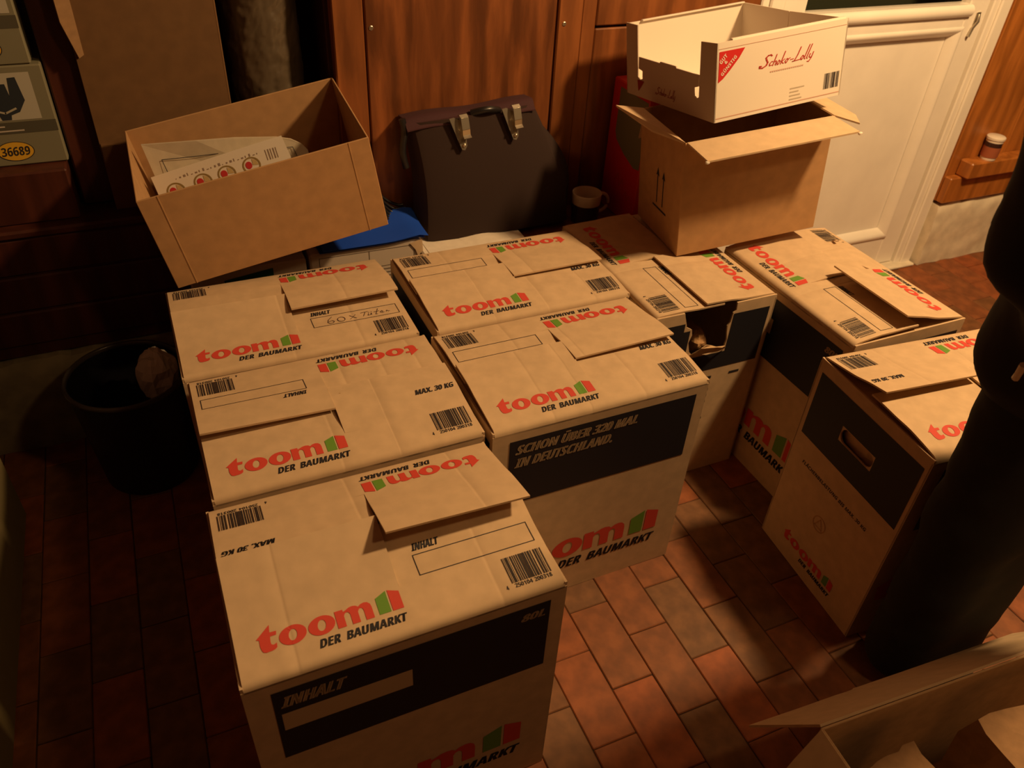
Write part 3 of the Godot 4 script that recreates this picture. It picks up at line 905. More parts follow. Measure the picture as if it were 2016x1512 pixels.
# =====================================================================  things on and behind the bench
func bench_things():
	var bn := thing("wooden_bench", "low brown wooden bench along the back wall, behind the moving boxes", "bench", Vector3(0.95, 0, -1.815))
	obj("seat_board", [[cbox(Vector3(-0.36, 0.448, -0.108), Vector3(0.46, 0.472, 0.105), 0.005), M.wood_stile]], bn)
	for x in [-0.33, 0.42]:
		obj("leg", [[cbox(Vector3(x - 0.02, 0.0, -0.08), Vector3(x + 0.02, 0.448, 0.08), 0.003), M.wood_stile]], bn)
	# boxes behind the left row
	var lb := thing("file_carton", "worn pale carton with printed form lines, under the blue folder", "carton", Vector3(0.418, 0, -1.835))
	obj("carton_body", [[cbox(Vector3(-0.142, 0, -0.075), Vector3(0.142, 0.522, 0.075), 0.004), M.grey_card]], lb)
	var fm := quad_map(Vector3(0, 0, 0.075), Vector3(1, 0, 0), Vector3(0, 1, 0))
	var pr := PackedVector2Array()
	for q in [[-0.12, 0.40, -0.1185, 0.51], [0.005, 0.40, 0.0065, 0.51], [0.122, 0.36, 0.1235, 0.51], [-0.12, 0.5085, 0.1235, 0.51], [0.005, 0.462, 0.1235, 0.4635], [-0.12, 0.478, 0.0, 0.4795]]: pr.append_array(rect2d(q[0], q[1], q[2], q[3]))
	for k in 9: pr.append_array(rect2d(0.02, 0.452 - k * 0.010, 0.062 + (k * 7 % 5) * 0.006, 0.4545 - k * 0.010))
	for k in 5: pr.append_array(rect2d(-0.06, 0.47 - k * 0.012, -0.03 + (k * 3 % 4) * 0.008, 0.473 - k * 0.012))
	obj("form_print", [[ink(pr, fm), plain(0.12, 0.09, 0.07)]], lb)
	obj("torn_corner", [[sheet(PackedVector2Array([Vector2(0.112, 0.515), Vector2(0.144, 0.524), Vector2(0.146, 0.49), Vector2(0.132, 0.478), Vector2(0.126, 0.496)]), 0.002, quad_map(Vector3(0, 0, 0.0785), Vector3(1, 0, 0), Vector3(0, 1, 0))), M.kraft]], lb)
	var pb := thing("pale_carton", "pale carton with a green and red stripe, behind the box with handwriting", "carton", Vector3(0.132, 0, -1.835))
	obj("carton_body", [[cbox(Vector3(-0.135, 0, -0.075), Vector3(0.135, 0.515, 0.075), 0.004), M.grey_card]], pb)
	obj("stripe_print", [[ink(poly2d([[-0.06, 0.44], [0.055, 0.44], [0.055, 0.505], [-0.06, 0.49]]), quad_map(Vector3(0, 0, 0.075), Vector3(1, 0, 0), Vector3(0, 1, 0))), plain(0.01, 0.10, 0.05)], [ink(poly2d([[0.0, 0.425], [0.07, 0.425], [0.07, 0.437], [0.0, 0.437]]), quad_map(Vector3(0, 0, 0.075), Vector3(1, 0, 0), Vector3(0, 1, 0))), M.red_print]], pb)
	# blue folder lying on the file carton
	var fo := thing("blue_folder", "blue folder with a curled corner, lying under the tilted open carton", "folder", Vector3(0.44, 0.525, -1.83))
	var layer := 0
	for q in [[0.0, 0.0], [0.006, 0.004]]:
		var lift: float = q[0]
		var dz: float = q[1]
		var fs := func(x, y, h): return Vector3(x + dz * 2.0, 0.002 + lift + h + 0.012 * ss(0.02, 0.15, x) * (1.0 - ss(0.1, 0.16, x)) + 0.016 * ss(-0.02, 0.08, y) * (0.5 + lift * 60.0) - 0.006 * ss(0.10, 0.16, x), -y + dz)
		obj("cover", [[gsheet(steps(-0.14, 0.128, 12), steps(-0.078, 0.06, 8), 0.0012, fs), M.blue]], fo)
		layer += 1
	# flat white box with papers
	var wb := thing("flat_white_box", "flat white box with loose papers, under the dark bag", "box", Vector3(0.705, 0.472, -1.775))
	obj("box_lid", [[cbox(Vector3(-0.145, 0, -0.062), Vector3(0.145, 0.016, 0.062), 0.004), M.white_card], [cbox(Vector3(-0.13, 0.016, -0.055), Vector3(0.13, 0.0175, 0.055), 0.0005), M.paper]], wb)
	var ps := func(x, y, h): return Vector3(x, 0.021 + h + 0.004 * sin(x * 40.0 + y * 25.0), -y)
	obj("loose_paper", [[gsheet(steps(-0.03, 0.10, 8), steps(-0.058, 0.04, 6), 0.0006, ps), M.paper]], wb)
	bag()
	# mug
	var mg := thing("mug", "cream mug with a dark printed body, on the bench right of the bag", "mug", Vector3(1.062, 0.472, -1.812))
	obj("cup", [[lathe([[0.001, 0.0], [0.034, 0.0], [0.037, 0.004]], 28), M.ceramic], [lathe([[0.037, 0.004, 0], [0.0385, 0.03, 0], [0.0395, 0.058, 0]], 28), M.ceramic_dark], [lathe([[0.0395, 0.058, 0], [0.0415, 0.086, 0], [0.041, 0.0885, 0], [0.039, 0.0885, 0], [0.0365, 0.06, 0], [0.034, 0.01, 0], [0.001, 0.008, 0]], 28), M.ceramic]], mg)
	var hp := []
	for k in 11:
		var a := -1.9 + 3.5 * k / 10.0
		hp.append(Vector3(0.040 + 0.030 * cos(a) * 0.9 + 0.004, 0.052 + 0.027 * sin(a), 0))
	obj("handle", [[tube(hp, 0.0048, 10), M.ceramic]], mg)
	# red gift box behind
	var rb := thing("red_gift_box", "red box with a grey window panel, behind the white tray", "box", Vector3(1.215, 0.472, -1.815))
	obj("box_body", [[cbox(Vector3(-0.048, 0, -0.098), Vector3(0.048, 0.366, 0.085), 0.003), M.red_print]], rb)
	var lm := quad_map(Vector3(-0.048, 0, 0), Vector3(0, 0, 1), Vector3(0, 1, 0))
	obj("window_print", [[ink(poly2d([[-0.060, 0.35], [0.083, 0.35], [0.083, 0.17], [0.055, 0.165], [-0.005, 0.185], [-0.050, 0.21], [-0.060, 0.23]]), lm), plain(0.20, 0.20, 0.13, 0.5)]], rb)
	var ln := stroke2d([[-0.03, 0.10], [-0.015, 0.125], [-0.005, 0.09], [0.01, 0.115], [0.018, 0.085]], 0.0025)
	ln.append_array(stroke2d([[0.025, 0.07], [0.035, 0.09], [0.045, 0.065], [0.055, 0.085], [0.065, 0.06]], 0.0025))
	obj("flourish_print", [[ink(ln, lm), plain(0.5, 0.08, 0.05)]], rb)
	# small can on the ledge right of the door
	var cn := thing("lidded_cup", "small white and brown cup on the wooden ledge right of the door", "cup", Vector3(2.80, 0.424, -1.898))
	obj("cup", [[lathe([[0.001, 0], [0.026, 0], [0.027, 0.003]], 24), M.white_card], [lathe([[0.027, 0.003, 0], [0.029, 0.03, 0]], 24), M.white_card], [lathe([[0.029, 0.03, 0], [0.0295, 0.066, 0]], 24), M.ceramic_dark], [lathe([[0.0295, 0.066, 0], [0.030, 0.078, 0]], 24), M.white_card]], cn)
	obj("lid", [[lathe([[0.0325, 0.076], [0.0325, 0.083, 5], [0.030, 0.086, 5], [0.001, 0.0865, 5]], 24), M.white_card]], cn)
	obj("label_print", [[lathe([[0.0297, 0.012, 0], [0.0302, 0.05, 0]], 24), plain(0.35, 0.10, 0.04)]], cn)

func bag():
	var bg := thing("pannier_bag", "dark purple and black fabric bag with two metal clasps, on the bench", "bag", Vector3(0.775, 0.489, -1.84))
	# outline of the cross-section at heights t = 0..1: back left, front left, front right, back right
	var rows := []
	var n := 14
	for i in n + 1:
		var t := float(i) / n
		var y := 0.004 + 0.312 * t - (0.010 * t * t)
		var zf := lerpf(0.042, -0.024, pow(t, 1.25))        # front leans back towards the top
		var zb := -0.082
		var xl := lerpf(-0.188, -0.200, t) + 0.012 * sin(t * PI)
		var xr := lerpf(0.226, 0.122, pow(t, 1.5)) 
		var gr := 0.034 * sin(clampf(t * 1.25, 0, 1) * PI) + 0.018 * (1.0 - t)     # gusset bulges out on the right
		var gl := 0.022
		var ring := []
		for q in [[xl + 0.01, zb], [xl - gl * 0.7, lerpf(zb, zf, 0.45)], [xl - 0.004, lerpf(zb, zf, 0.9)], [xl + 0.004, zf], [xl + 0.02, zf + 0.006], [lerpf(xl, xr, 0.33), zf + 0.012], [lerpf(xl, xr, 0.66), zf + 0.012], [xr - 0.02, zf + 0.006], [xr - 0.003, zf], [xr + 0.006, lerpf(zb, zf, 0.85)], [xr + gr + 0.006, lerpf(zb, zf, 0.4)], [xr + gr * 0.6, zb]]:
			ring.append(Vector3(q[0], y + 0.012 * t * (q[0] / 0.2), q[1]))
		rows.append(ring)
	var front := Buf.new()
	var sides := Buf.new()
	for i in n:
		for k in rows[0].size():
			var k1: int = (k + 1) % rows[0].size()
			var tgt: Buf = front if k >= 3 and k < 8 else sides
			tgt.quad(rows[i][k], rows[i][k1], rows[i + 1][k1], rows[i + 1][k], 1 if tgt == front else 2)
	for k in range(1, rows[0].size() - 1): sides.tri(rows[0][0], rows[0][k + 1], rows[0][k])
	obj("front_panel", [[front, M.bag]], bg)
	obj("side_gusset", [[sides, M.bag]], bg)
	# lid: a purple strip that folds over the top
	var lid := Buf.new()
	var top: Array = rows[n]
	for k in range(1, top.size() - 1): lid.tri(top[0], top[k], top[k + 1], 3)
	var lm := func(x, y, h):
		var t: float = (x + 0.21) / 0.35
		return Vector3(x, 0.305 + 0.012 * (x / 0.2) + 0.008 * ss(-0.09, -0.02, y) + h - 0.022 * ss(-0.034, -0.010, y) + 0.003 * sin(t * 9.0), y)
	lid.add(gsheet(steps(-0.215, 0.128, 14), [-0.085, -0.055, -0.036, -0.026, -0.017, -0.009], -0.003, lm))
	obj("top_flap", [[lid, M.bag_top]], bg)
	# carrying handle
	var hd := []
	for k in 9: hd.append(Vector3(-0.045 + 0.075 * k / 8.0, 0.306 + 0.010 * sin(PI * k / 8.0), -0.020 + 0.014 * sin(PI * k / 8.0)))
	obj("handle", [[tube(hd, 0.009, 8), M.black_plastic]], bg)
	# left side strap
	var sp := []
	for k in 7: sp.append(Vector3(-0.222 + 0.004 * sin(k * 1.2), 0.304 - 0.020 * k, -0.03 + 0.012 * k / 6.0))
	obj("strap", [[tube(sp, 0.009, 6), M.black_plastic]], bg)
	# two clasps: plate, folded clip, rivet
	for q in [[-0.085, 0.288], [0.055, 0.300]]:
		var cl := Node3D.new()
		cl.name = "clasp" if q[0] < 0 else "clasp_001"
		bg.add_child(cl)
		cl.position = Vector3(q[0], q[1], 0.002)
		cl.rotation = Vector3(-0.25, 0, 0.0)
		obj("plate", [[sheet(PackedVector2Array([Vector2(-0.026, 0.016), Vector2(-0.014, 0.018), Vector2(0.014, 0.004), Vector2(0.016, -0.052), Vector2(0.010, -0.062), Vector2(0.002, -0.060), Vector2(-0.006, -0.040)]), 0.003, quad_map(Vector3(0, 0, 0.004), Vector3(1, 0, 0), Vector3(0, 1, 0))), M.steel]], cl)
		obj("clip", [[ribbon([Vector3(-0.004, 0.020, 0.004), Vector3(-0.003, 0.023, 0.012), Vector3(-0.001, 0.016, 0.017), Vector3(0.001, -0.012, 0.018), Vector3(0.003, -0.026, 0.013), Vector3(0.004, -0.034, 0.020)], Vector3(0.020, 0.002, 0), 0.0018), M.steel]], cl)
		obj("rivet", [[ball(Vector3(0.008, -0.050, 0.005), 0.005), M.steel]], cl)
	# black cable loops between the tilted carton and the bag
	var cb := Buf.new()
	for k in 6:
		var pts := []
		for i in 11:
			var t := i / 10.0
			pts.append(Vector3(0.452 + 0.004 * k + 0.104 * t, maxf(0.531 + 0.0045 * (5 - k), 0.655 - 0.0135 * k - 0.105 * t - 0.022 * sin(PI * t)), -1.90 + 0.009 * k))
		cb.add(tube(pts, 0.0042, 7))
	var co := obj("cable_bundle", [[cb, M.black_plastic]])
	tag(co, "loops of black cable hanging between the tilted carton and the dark bag", "cable")

func ball(at: Vector3, r: float, n := 8) -> Buf:
	var pr := []
	for i in n + 1:
		var a := -PI / 2 + PI * i / n
		pr.append([maxf(cos(a) * r, 0.00005), sin(a) * r, 1])
	return lathe(pr, n * 2, at)

# =====================================================================  open cartons
func posed(o: Node3D, at: Vector3, yaw: float, tx: float, tz: float):
	var v := Vector3(tx, 0, tz)
	o.transform = Transform3D(Basis(v.normalized(), v.length()) * Basis(Vector3.UP, yaw), at)

func shell(l: float, h: float, w: float, th := 0.004) -> Buf:
	var b := Buf.new()
	b.add(cbox(Vector3(-l / 2, 0, w / 2 - th), Vector3(l / 2, h, w / 2), 0.0012))
	b.add(cbox(Vector3(-l / 2, 0, -w / 2), Vector3(l / 2, h, -w / 2 + th), 0.0012))
	b.add(cbox(Vector3(-l / 2, 0, -w / 2 + th), Vector3(-l / 2 + th, h, w / 2 - th), 0.0012))
	b.add(cbox(Vector3(l / 2 - th, 0, -w / 2 + th), Vector3(l / 2, h, w / 2 - th), 0.0012))
	b.add(cbox(Vector3(-l / 2 + th, 0, -w / 2 + th), Vector3(l / 2 - th, th, w / 2 - th), 0.001))
	return b

func open_cartons():
	# tilted carton on the left row
	var lc := thing("open_carton", "tilted brown open carton holding an envelope, on the back of the left row", "carton")
	posed(lc, Vector3(0.209, 0.606, -1.809), deg_to_rad(-0.6), deg_to_rad(5.3), deg_to_rad(10.3))
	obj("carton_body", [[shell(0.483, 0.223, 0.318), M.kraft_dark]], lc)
	var cr := Buf.new()
	cr.add(cbox(Vector3(0.196, 0.0, 0.1588), Vector3(0.1985, 0.223, 0.1598), 0.0003))
	cr.add(cbox(Vector3(-0.201, 0.0, 0.1588), Vector3(-0.1985, 0.223, 0.1598), 0.0003))
	obj("crease", [[cr, M.kraft_dark]], lc)
	var inl := lc.transform
	var ev := thing("padded_envelope", "pale padded envelope with a printed frame, in the tilted open carton", "envelope")
	ev.transform = inl * Transform3D(Basis(Vector3.RIGHT, -0.12), Vector3(0, 0.006, -0.045))
	var eo := PackedVector2Array([Vector2(-0.212, 0.0), Vector2(0.130, 0.0), Vector2(0.130, 0.110), Vector2(0.120, 0.128), Vector2(0.100, 0.145), Vector2(0.070, 0.158), Vector2(-0.02, 0.182), Vector2(-0.10, 0.198), Vector2(-0.212, 0.217)])
	var em := func(x, y, h): return Vector3(x, y, h + 0.006 * sin(x * 24.0) * sin(y * 20.0))
	obj("sleeve", [[sheet(eo, 0.006, em), M.foil]], ev)
	var efr := stroke2d([[-0.176, 0.02], [-0.184, 0.176], [-0.12, 0.166], [-0.05, 0.155], [0.02, 0.143], [0.098, 0.128], [0.104, 0.09]], 0.0016)
	obj("frame_print", [[ink(efr, em, 0.0012, 0.012), M.ink_black]], ev)
	var sc := thing("sticker_sheet", "white sheet with a row of red and gold round badges, in the tilted carton", "sheet")
	sc.transform = inl * Transform3D(Basis(Vector3.RIGHT, -0.10), Vector3(0, 0.006, -0.022))
	var so := PackedVector2Array([Vector2(-0.218, 0.0), Vector2(0.088, 0.0), Vector2(0.086, 0.120), Vector2(0.080, 0.171), Vector2(0.02, 0.169), Vector2(-0.08, 0.164), Vector2(-0.218, 0.157)])
	var sm := quad_map(Vector3.ZERO, Vector3(1, 0, 0), Vector3(0, 1, 0))
	obj("card", [[sheet(so, 0.0012, sm), M.white_card]], sc)
	for c in [[-0.179, 0.112], [-0.117, 0.116], [-0.062, 0.119], [-0.004, 0.123]]:
		var gold := ring2d(c[0], c[1], 0.0205, 0.0205, 0.017, 0.017)
		var rd := ring2d(c[0] - 0.006, c[1] + 0.002, 0.0075, 0.009, 0.0001, 0.0001, 0.0, 14)
		var pal := poly2d([[c[0] + 0.003, c[1]], [c[0] + 0.016, c[1] - 0.002], [c[0] + 0.013, c[1] + 0.010], [c[0] + 0.004, c[1] + 0.015]])
		obj("badge", [[ink(gold, sm), plain(0.30, 0.20, 0.06)], [ink(rd, sm), plain(0.55, 0.03, 0.03)], [ink(pal, sm), plain(0.55, 0.40, 0.18)]], sc)
	var dots := PackedVector2Array()
	for k in 22: dots.append_array(rect2d(-0.17 + k * 0.0088, 0.1385 + k * 0.0003, -0.1685 + k * 0.0088 + 0.0015 * (k % 3), 0.1385 + k * 0.0003 + 0.002 + 0.0016 * (k * 5 % 4)))
	for k in 5: dots.append_array(rect2d(0.034 + k * 0.006, 0.125, 0.0355 + k * 0.006 + 0.001 * (k % 2), 0.150))
	obj("small_print", [[ink(dots, sm), plain(0.3, 0.22, 0.17)]], sc)
	# plain carton with open flaps
	var pc := thing("open_carton", "plain brown carton with open flaps and two arrows, under the white tray", "carton")
	posed(pc, Vector3(1.3200, 0.5670, -1.5315), -0.11894, -0.01646, 0.1124)
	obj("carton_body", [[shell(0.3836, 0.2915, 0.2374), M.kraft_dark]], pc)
	var fy := func(x, y, h): return Vector3(x, 0.2915 + h, y)
	var fl := func(pts: Array, ys: Array) -> Buf:
		var b := Buf.new()
		for i in range(1, pts.size() - 1):
			var a := Vector3(pts[0][0], ys[0], pts[0][1]); var c := Vector3(pts[i][0], ys[i], pts[i][1]); var e := Vector3(pts[i + 1][0], ys[i + 1], pts[i + 1][1])
			if (c - a).cross(e - a).y < 0:
				var q := c; c = e; e = q
			b.tri(a, c, e); var dn := Vector3(0, -0.004, 0)
			b.tri(a + dn, e + dn, c + dn)
		for i in pts.size():
			var j := (i + 1) % pts.size()
			var a := Vector3(pts[i][0], ys[i], pts[i][1]); var c := Vector3(pts[j][0], ys[j], pts[j][1])
			b.quad(a, c, c + Vector3(0, -0.004, 0), a + Vector3(0, -0.004, 0))
		return b
	obj("side_flap", [[fl.call([[-0.190, 0.117], [-0.226, 0.015], [-0.262, -0.12], [-0.190, -0.117]], [0.2925, 0.290, 0.310, 0.2925]), M.kraft]], pc)
	obj("front_flap", [[fl.call([[-0.186, 0.117], [-0.176, 0.200], [0.206, 0.195], [0.186, 0.117]], [0.2925, 0.280, 0.280, 0.2925]), M.kraft]], pc)
	obj("side_flap", [[fl.call([[0.190, 0.115], [0.238, 0.150], [0.262, 0.10], [0.250, -0.10], [0.190, -0.117]], [0.2925, 0.278, 0.276, 0.285, 0.2925]), M.kraft]], pc)
	obj("back_flap", [[fl.call([[-0.186, -0.117], [0.186, -0.117], [0.180, -0.160], [-0.180, -0.160]], [0.2925, 0.2925, 0.20, 0.20]), M.kraft]], pc)
	for x in [-0.176, 0.206]:
		obj("tape_scrap", [[crumple(Vector3(x, 0.276, 0.198), Vector3(0.006, 0.004, 0.004), 3, 6), M.white_card]], pc)
	var am := quad_map(Vector3(-0.1918, 0, 0), Vector3(0, 0, 1), Vector3(0, 1, 0))
	var ar := rect2d(-0.030, 0.0745, 0.046, 0.0795)
	for x in [-0.009, 0.0235]:
		ar.append_array(rect2d(x - 0.0022, 0.089, x + 0.0022, 0.166))
		ar.append_array(poly2d([[x - 0.009, 0.160], [x, 0.164], [x + 0.009, 0.160], [x, 0.183]]))
	obj("arrow_print", [[ink(ar, am), M.ink_black]], pc)
	tray()
	# open box at the lower right corner
	var ob := thing("open_carton", "open carton with brown packing paper, at the lower right in front of the person", "carton", Vector3(0.71, 0, -0.364), deg_to_rad(-3.6))
	var h := 0.40
	var bw := 0.60
	var bd := 0.34
	var sb := shell(bw, h, bd)
	var sh := Buf.new()
	sh.add(sb, Transform3D(Basis(), Vector3(bw / 2, 0, bd / 2)))
	obj("carton_body", [[sh, M.kraft_raw]], ob)
	var bf := func(x, y, hh): return Vector3(x, h + 0.002 - y * 0.866 - hh * 0.5, -0.004 - y * 0.5 - hh * 0.866) if y > 0 else Vector3(x, h + 0.002, -hh)
	var bo := PackedVector2Array([Vector2(0, 0.0), Vector2(bw, 0.0), Vector2(bw, 0.22), Vector2(0.33, 0.22), Vector2(0.232, 0.222), Vector2(0.226, 0.226), Vector2(0.214, 0.214), Vector2(0.20, 0.212), Vector2(0.18, 0.216), Vector2(0.1, 0.213), Vector2(0.0, 0.217)])
	var bmap := quad_map(Vector3(0, h + 0.001, 0.0), Vector3(1, 0, 0), Vector3(0, -0.866, -0.5))
	obj("back_flap", [[sheet(bo, -0.004, bmap), M.kraft]], ob)
	var lmap := quad_map(Vector3(0, h + 0.001, 0.0), Vector3(0, 0, 1), Vector3(-0.62, -0.78, 0))
	obj("side_flap", [[sheet(PackedVector2Array([Vector2(0.004, 0), Vector2(bd, 0), Vector2(bd, 0.17), Vector2(0.03, 0.17), Vector2(0.012, 0.06)]), 0.004, lmap), M.kraft_raw]], ob)
	var frmap := quad_map(Vector3(0, h + 0.001, bd), Vector3(1, 0, 0), Vector3(0, -0.8, 0.6))
	obj("front_flap", [[sheet(PackedVector2Array([Vector2(0, 0), Vector2(bw, 0), Vector2(bw, 0.17), Vector2(0, 0.17)]), -0.004, frmap), M.kraft_raw]], ob)
	# packing paper: two folded bags standing in the box
	for q in [[Vector3(0.105, 0.185, 0.125), Vector3(0.13, 0.34, 0.17), 0.10, "brown paper bag nearest the open corner of the lower right carton"], [Vector3(0.35, 0.19, 0.135), Vector3(0.21, 0.35, 0.19), -0.05, "larger brown paper bag further right inside the lower right carton"]]:
		var pb := thing("paper_bag", q[3], "paper bag")
		pb.transform = ob.transform * Transform3D(Basis(Vector3.UP, q[2]) * Basis(Vector3.RIGHT, 0.0), q[0])
		var s: Vector3 = q[1]
		var b := Buf.new()
		var ns := FastNoiseLite.new()
		ns.frequency = 8.0
		ns.seed = int(s.x * 100)
		var fsh := func(u, v):     # a crumpled folded block
			var p := Vector3.ZERO
			var a: float = u * 4.0
			var k := int(floor(a)) % 4
			var t: float = a - floor(a)
			var cs := [Vector2(-1, -1), Vector2(1, -1), Vector2(1, 1), Vector2(-1, 1)]
			var e: Vector2 = cs[k].lerp(cs[(k + 1) % 4], t)
			var taper: float = 1.0 - 0.12 * v
			p = Vector3(e.x * s.x / 2 * taper, (v - 0.5) * s.y, e.y * s.z / 2 * (1.0 - 0.15 * v))
			return p + Vector3(1, 0.3, 1) * ns.get_noise_3dv(p * 1.5) * 0.014
		var nu := 24
		var nv := 8
		for i in nu:
			for j in nv:
				b.quad(fsh.call(float(i + 1) / nu, float(j) / nv), fsh.call(float(i) / nu, float(j) / nv), fsh.call(float(i) / nu, float(j + 1) / nv), fsh.call(float(i + 1) / nu, float(j + 1) / nv), -1)
		for i in nu: b.tri(fsh.call(float(i + 1) / nu, 1.0), fsh.call(float(i) / nu, 1.0), Vector3(0, s.y * 0.52, 0))
		obj("paper", [[b, M.kraft_bag]], pb)

func script_letters(sx: float) -> PackedVector2Array:      # Schoko-Lolly in thin slanted script, unit height 1 for small letters
	var o := PackedVector2Array()
	var st := func(x: float, pts: Array, w: float):
		var q := []
		for p in pts: q.append([x + p[0] + p[1] * 0.28, p[1]])
		o.append_array(stroke2d(q, w))
	var w := 0.17
	st.call(0.0, [[1.25, 2.1], [1.0, 2.35], [0.6, 2.3], [0.35, 1.9], [0.6, 1.4], [0.95, 0.9], [0.9, 0.3], [0.4, -0.1], [-0.1, 0.0], [-0.2, 0.35], [0.1, 0.3]], 0.26)
	st.call(1.35, [[0.5, 0.85], [0.25, 0.9], [0.05, 0.5], [0.15, 0.1], [0.5, 0.15]], w)
	st.call(1.95, [[0.1, 0.0], [0.1, 2.2]], w); st.call(1.95, [[0.1, 0.6], [0.35, 0.9], [0.5, 0.7], [0.5, 0.1], [0.65, 0.0]], w)
	st.call(2.65, [[0.2, 0.0], [0.0, 0.4], [0.2, 0.9], [0.45, 0.6], [0.3, 0.05], [0.2, 0.0]], w)
	st.call(3.25, [[0.1, 0.0], [0.1, 2.5]], w); st.call(3.25, [[0.55, 0.9], [0.12, 0.45], [0.6, 0.0]], w)
	st.call(4.0, [[0.2, 0.0], [0.0, 0.4], [0.2, 0.9], [0.45, 0.6], [0.3, 0.05], [0.2, 0.0]], w); st.call(4.0, [[0.4, 0.75], [0.7, 0.9]], w)
	st.call(4.85, [[0.0, 0.5], [0.5, 0.55]], w)
	st.call(5.55, [[0.35, 2.75], [0.3, 1.2], [0.1, 0.05], [-0.2, 0.0], [0.4, 0.08], [1.1, 0.15]], w * 1.1)
	st.call(6.65, [[0.2, 0.0], [0.0, 0.4], [0.2, 0.9], [0.45, 0.6], [0.3, 0.05], [0.2, 0.0]], w)
	st.call(7.25, [[0.1, 2.9], [0.05, 0.2], [0.25, 0.0]], w); st.call(7.65, [[0.1, 2.9], [0.05, 0.2], [0.25, 0.0]], w)
	st.call(8.05, [[0.05, 0.95], [0.05, 0.3], [0.3, 0.1], [0.5, 0.3]], w); st.call(8.05, [[0.52, 1.2], [0.5, 0.0], [0.3, -0.7], [0.0, -0.6]], w)
	for i in o.size(): o[i] *= sx
	return o

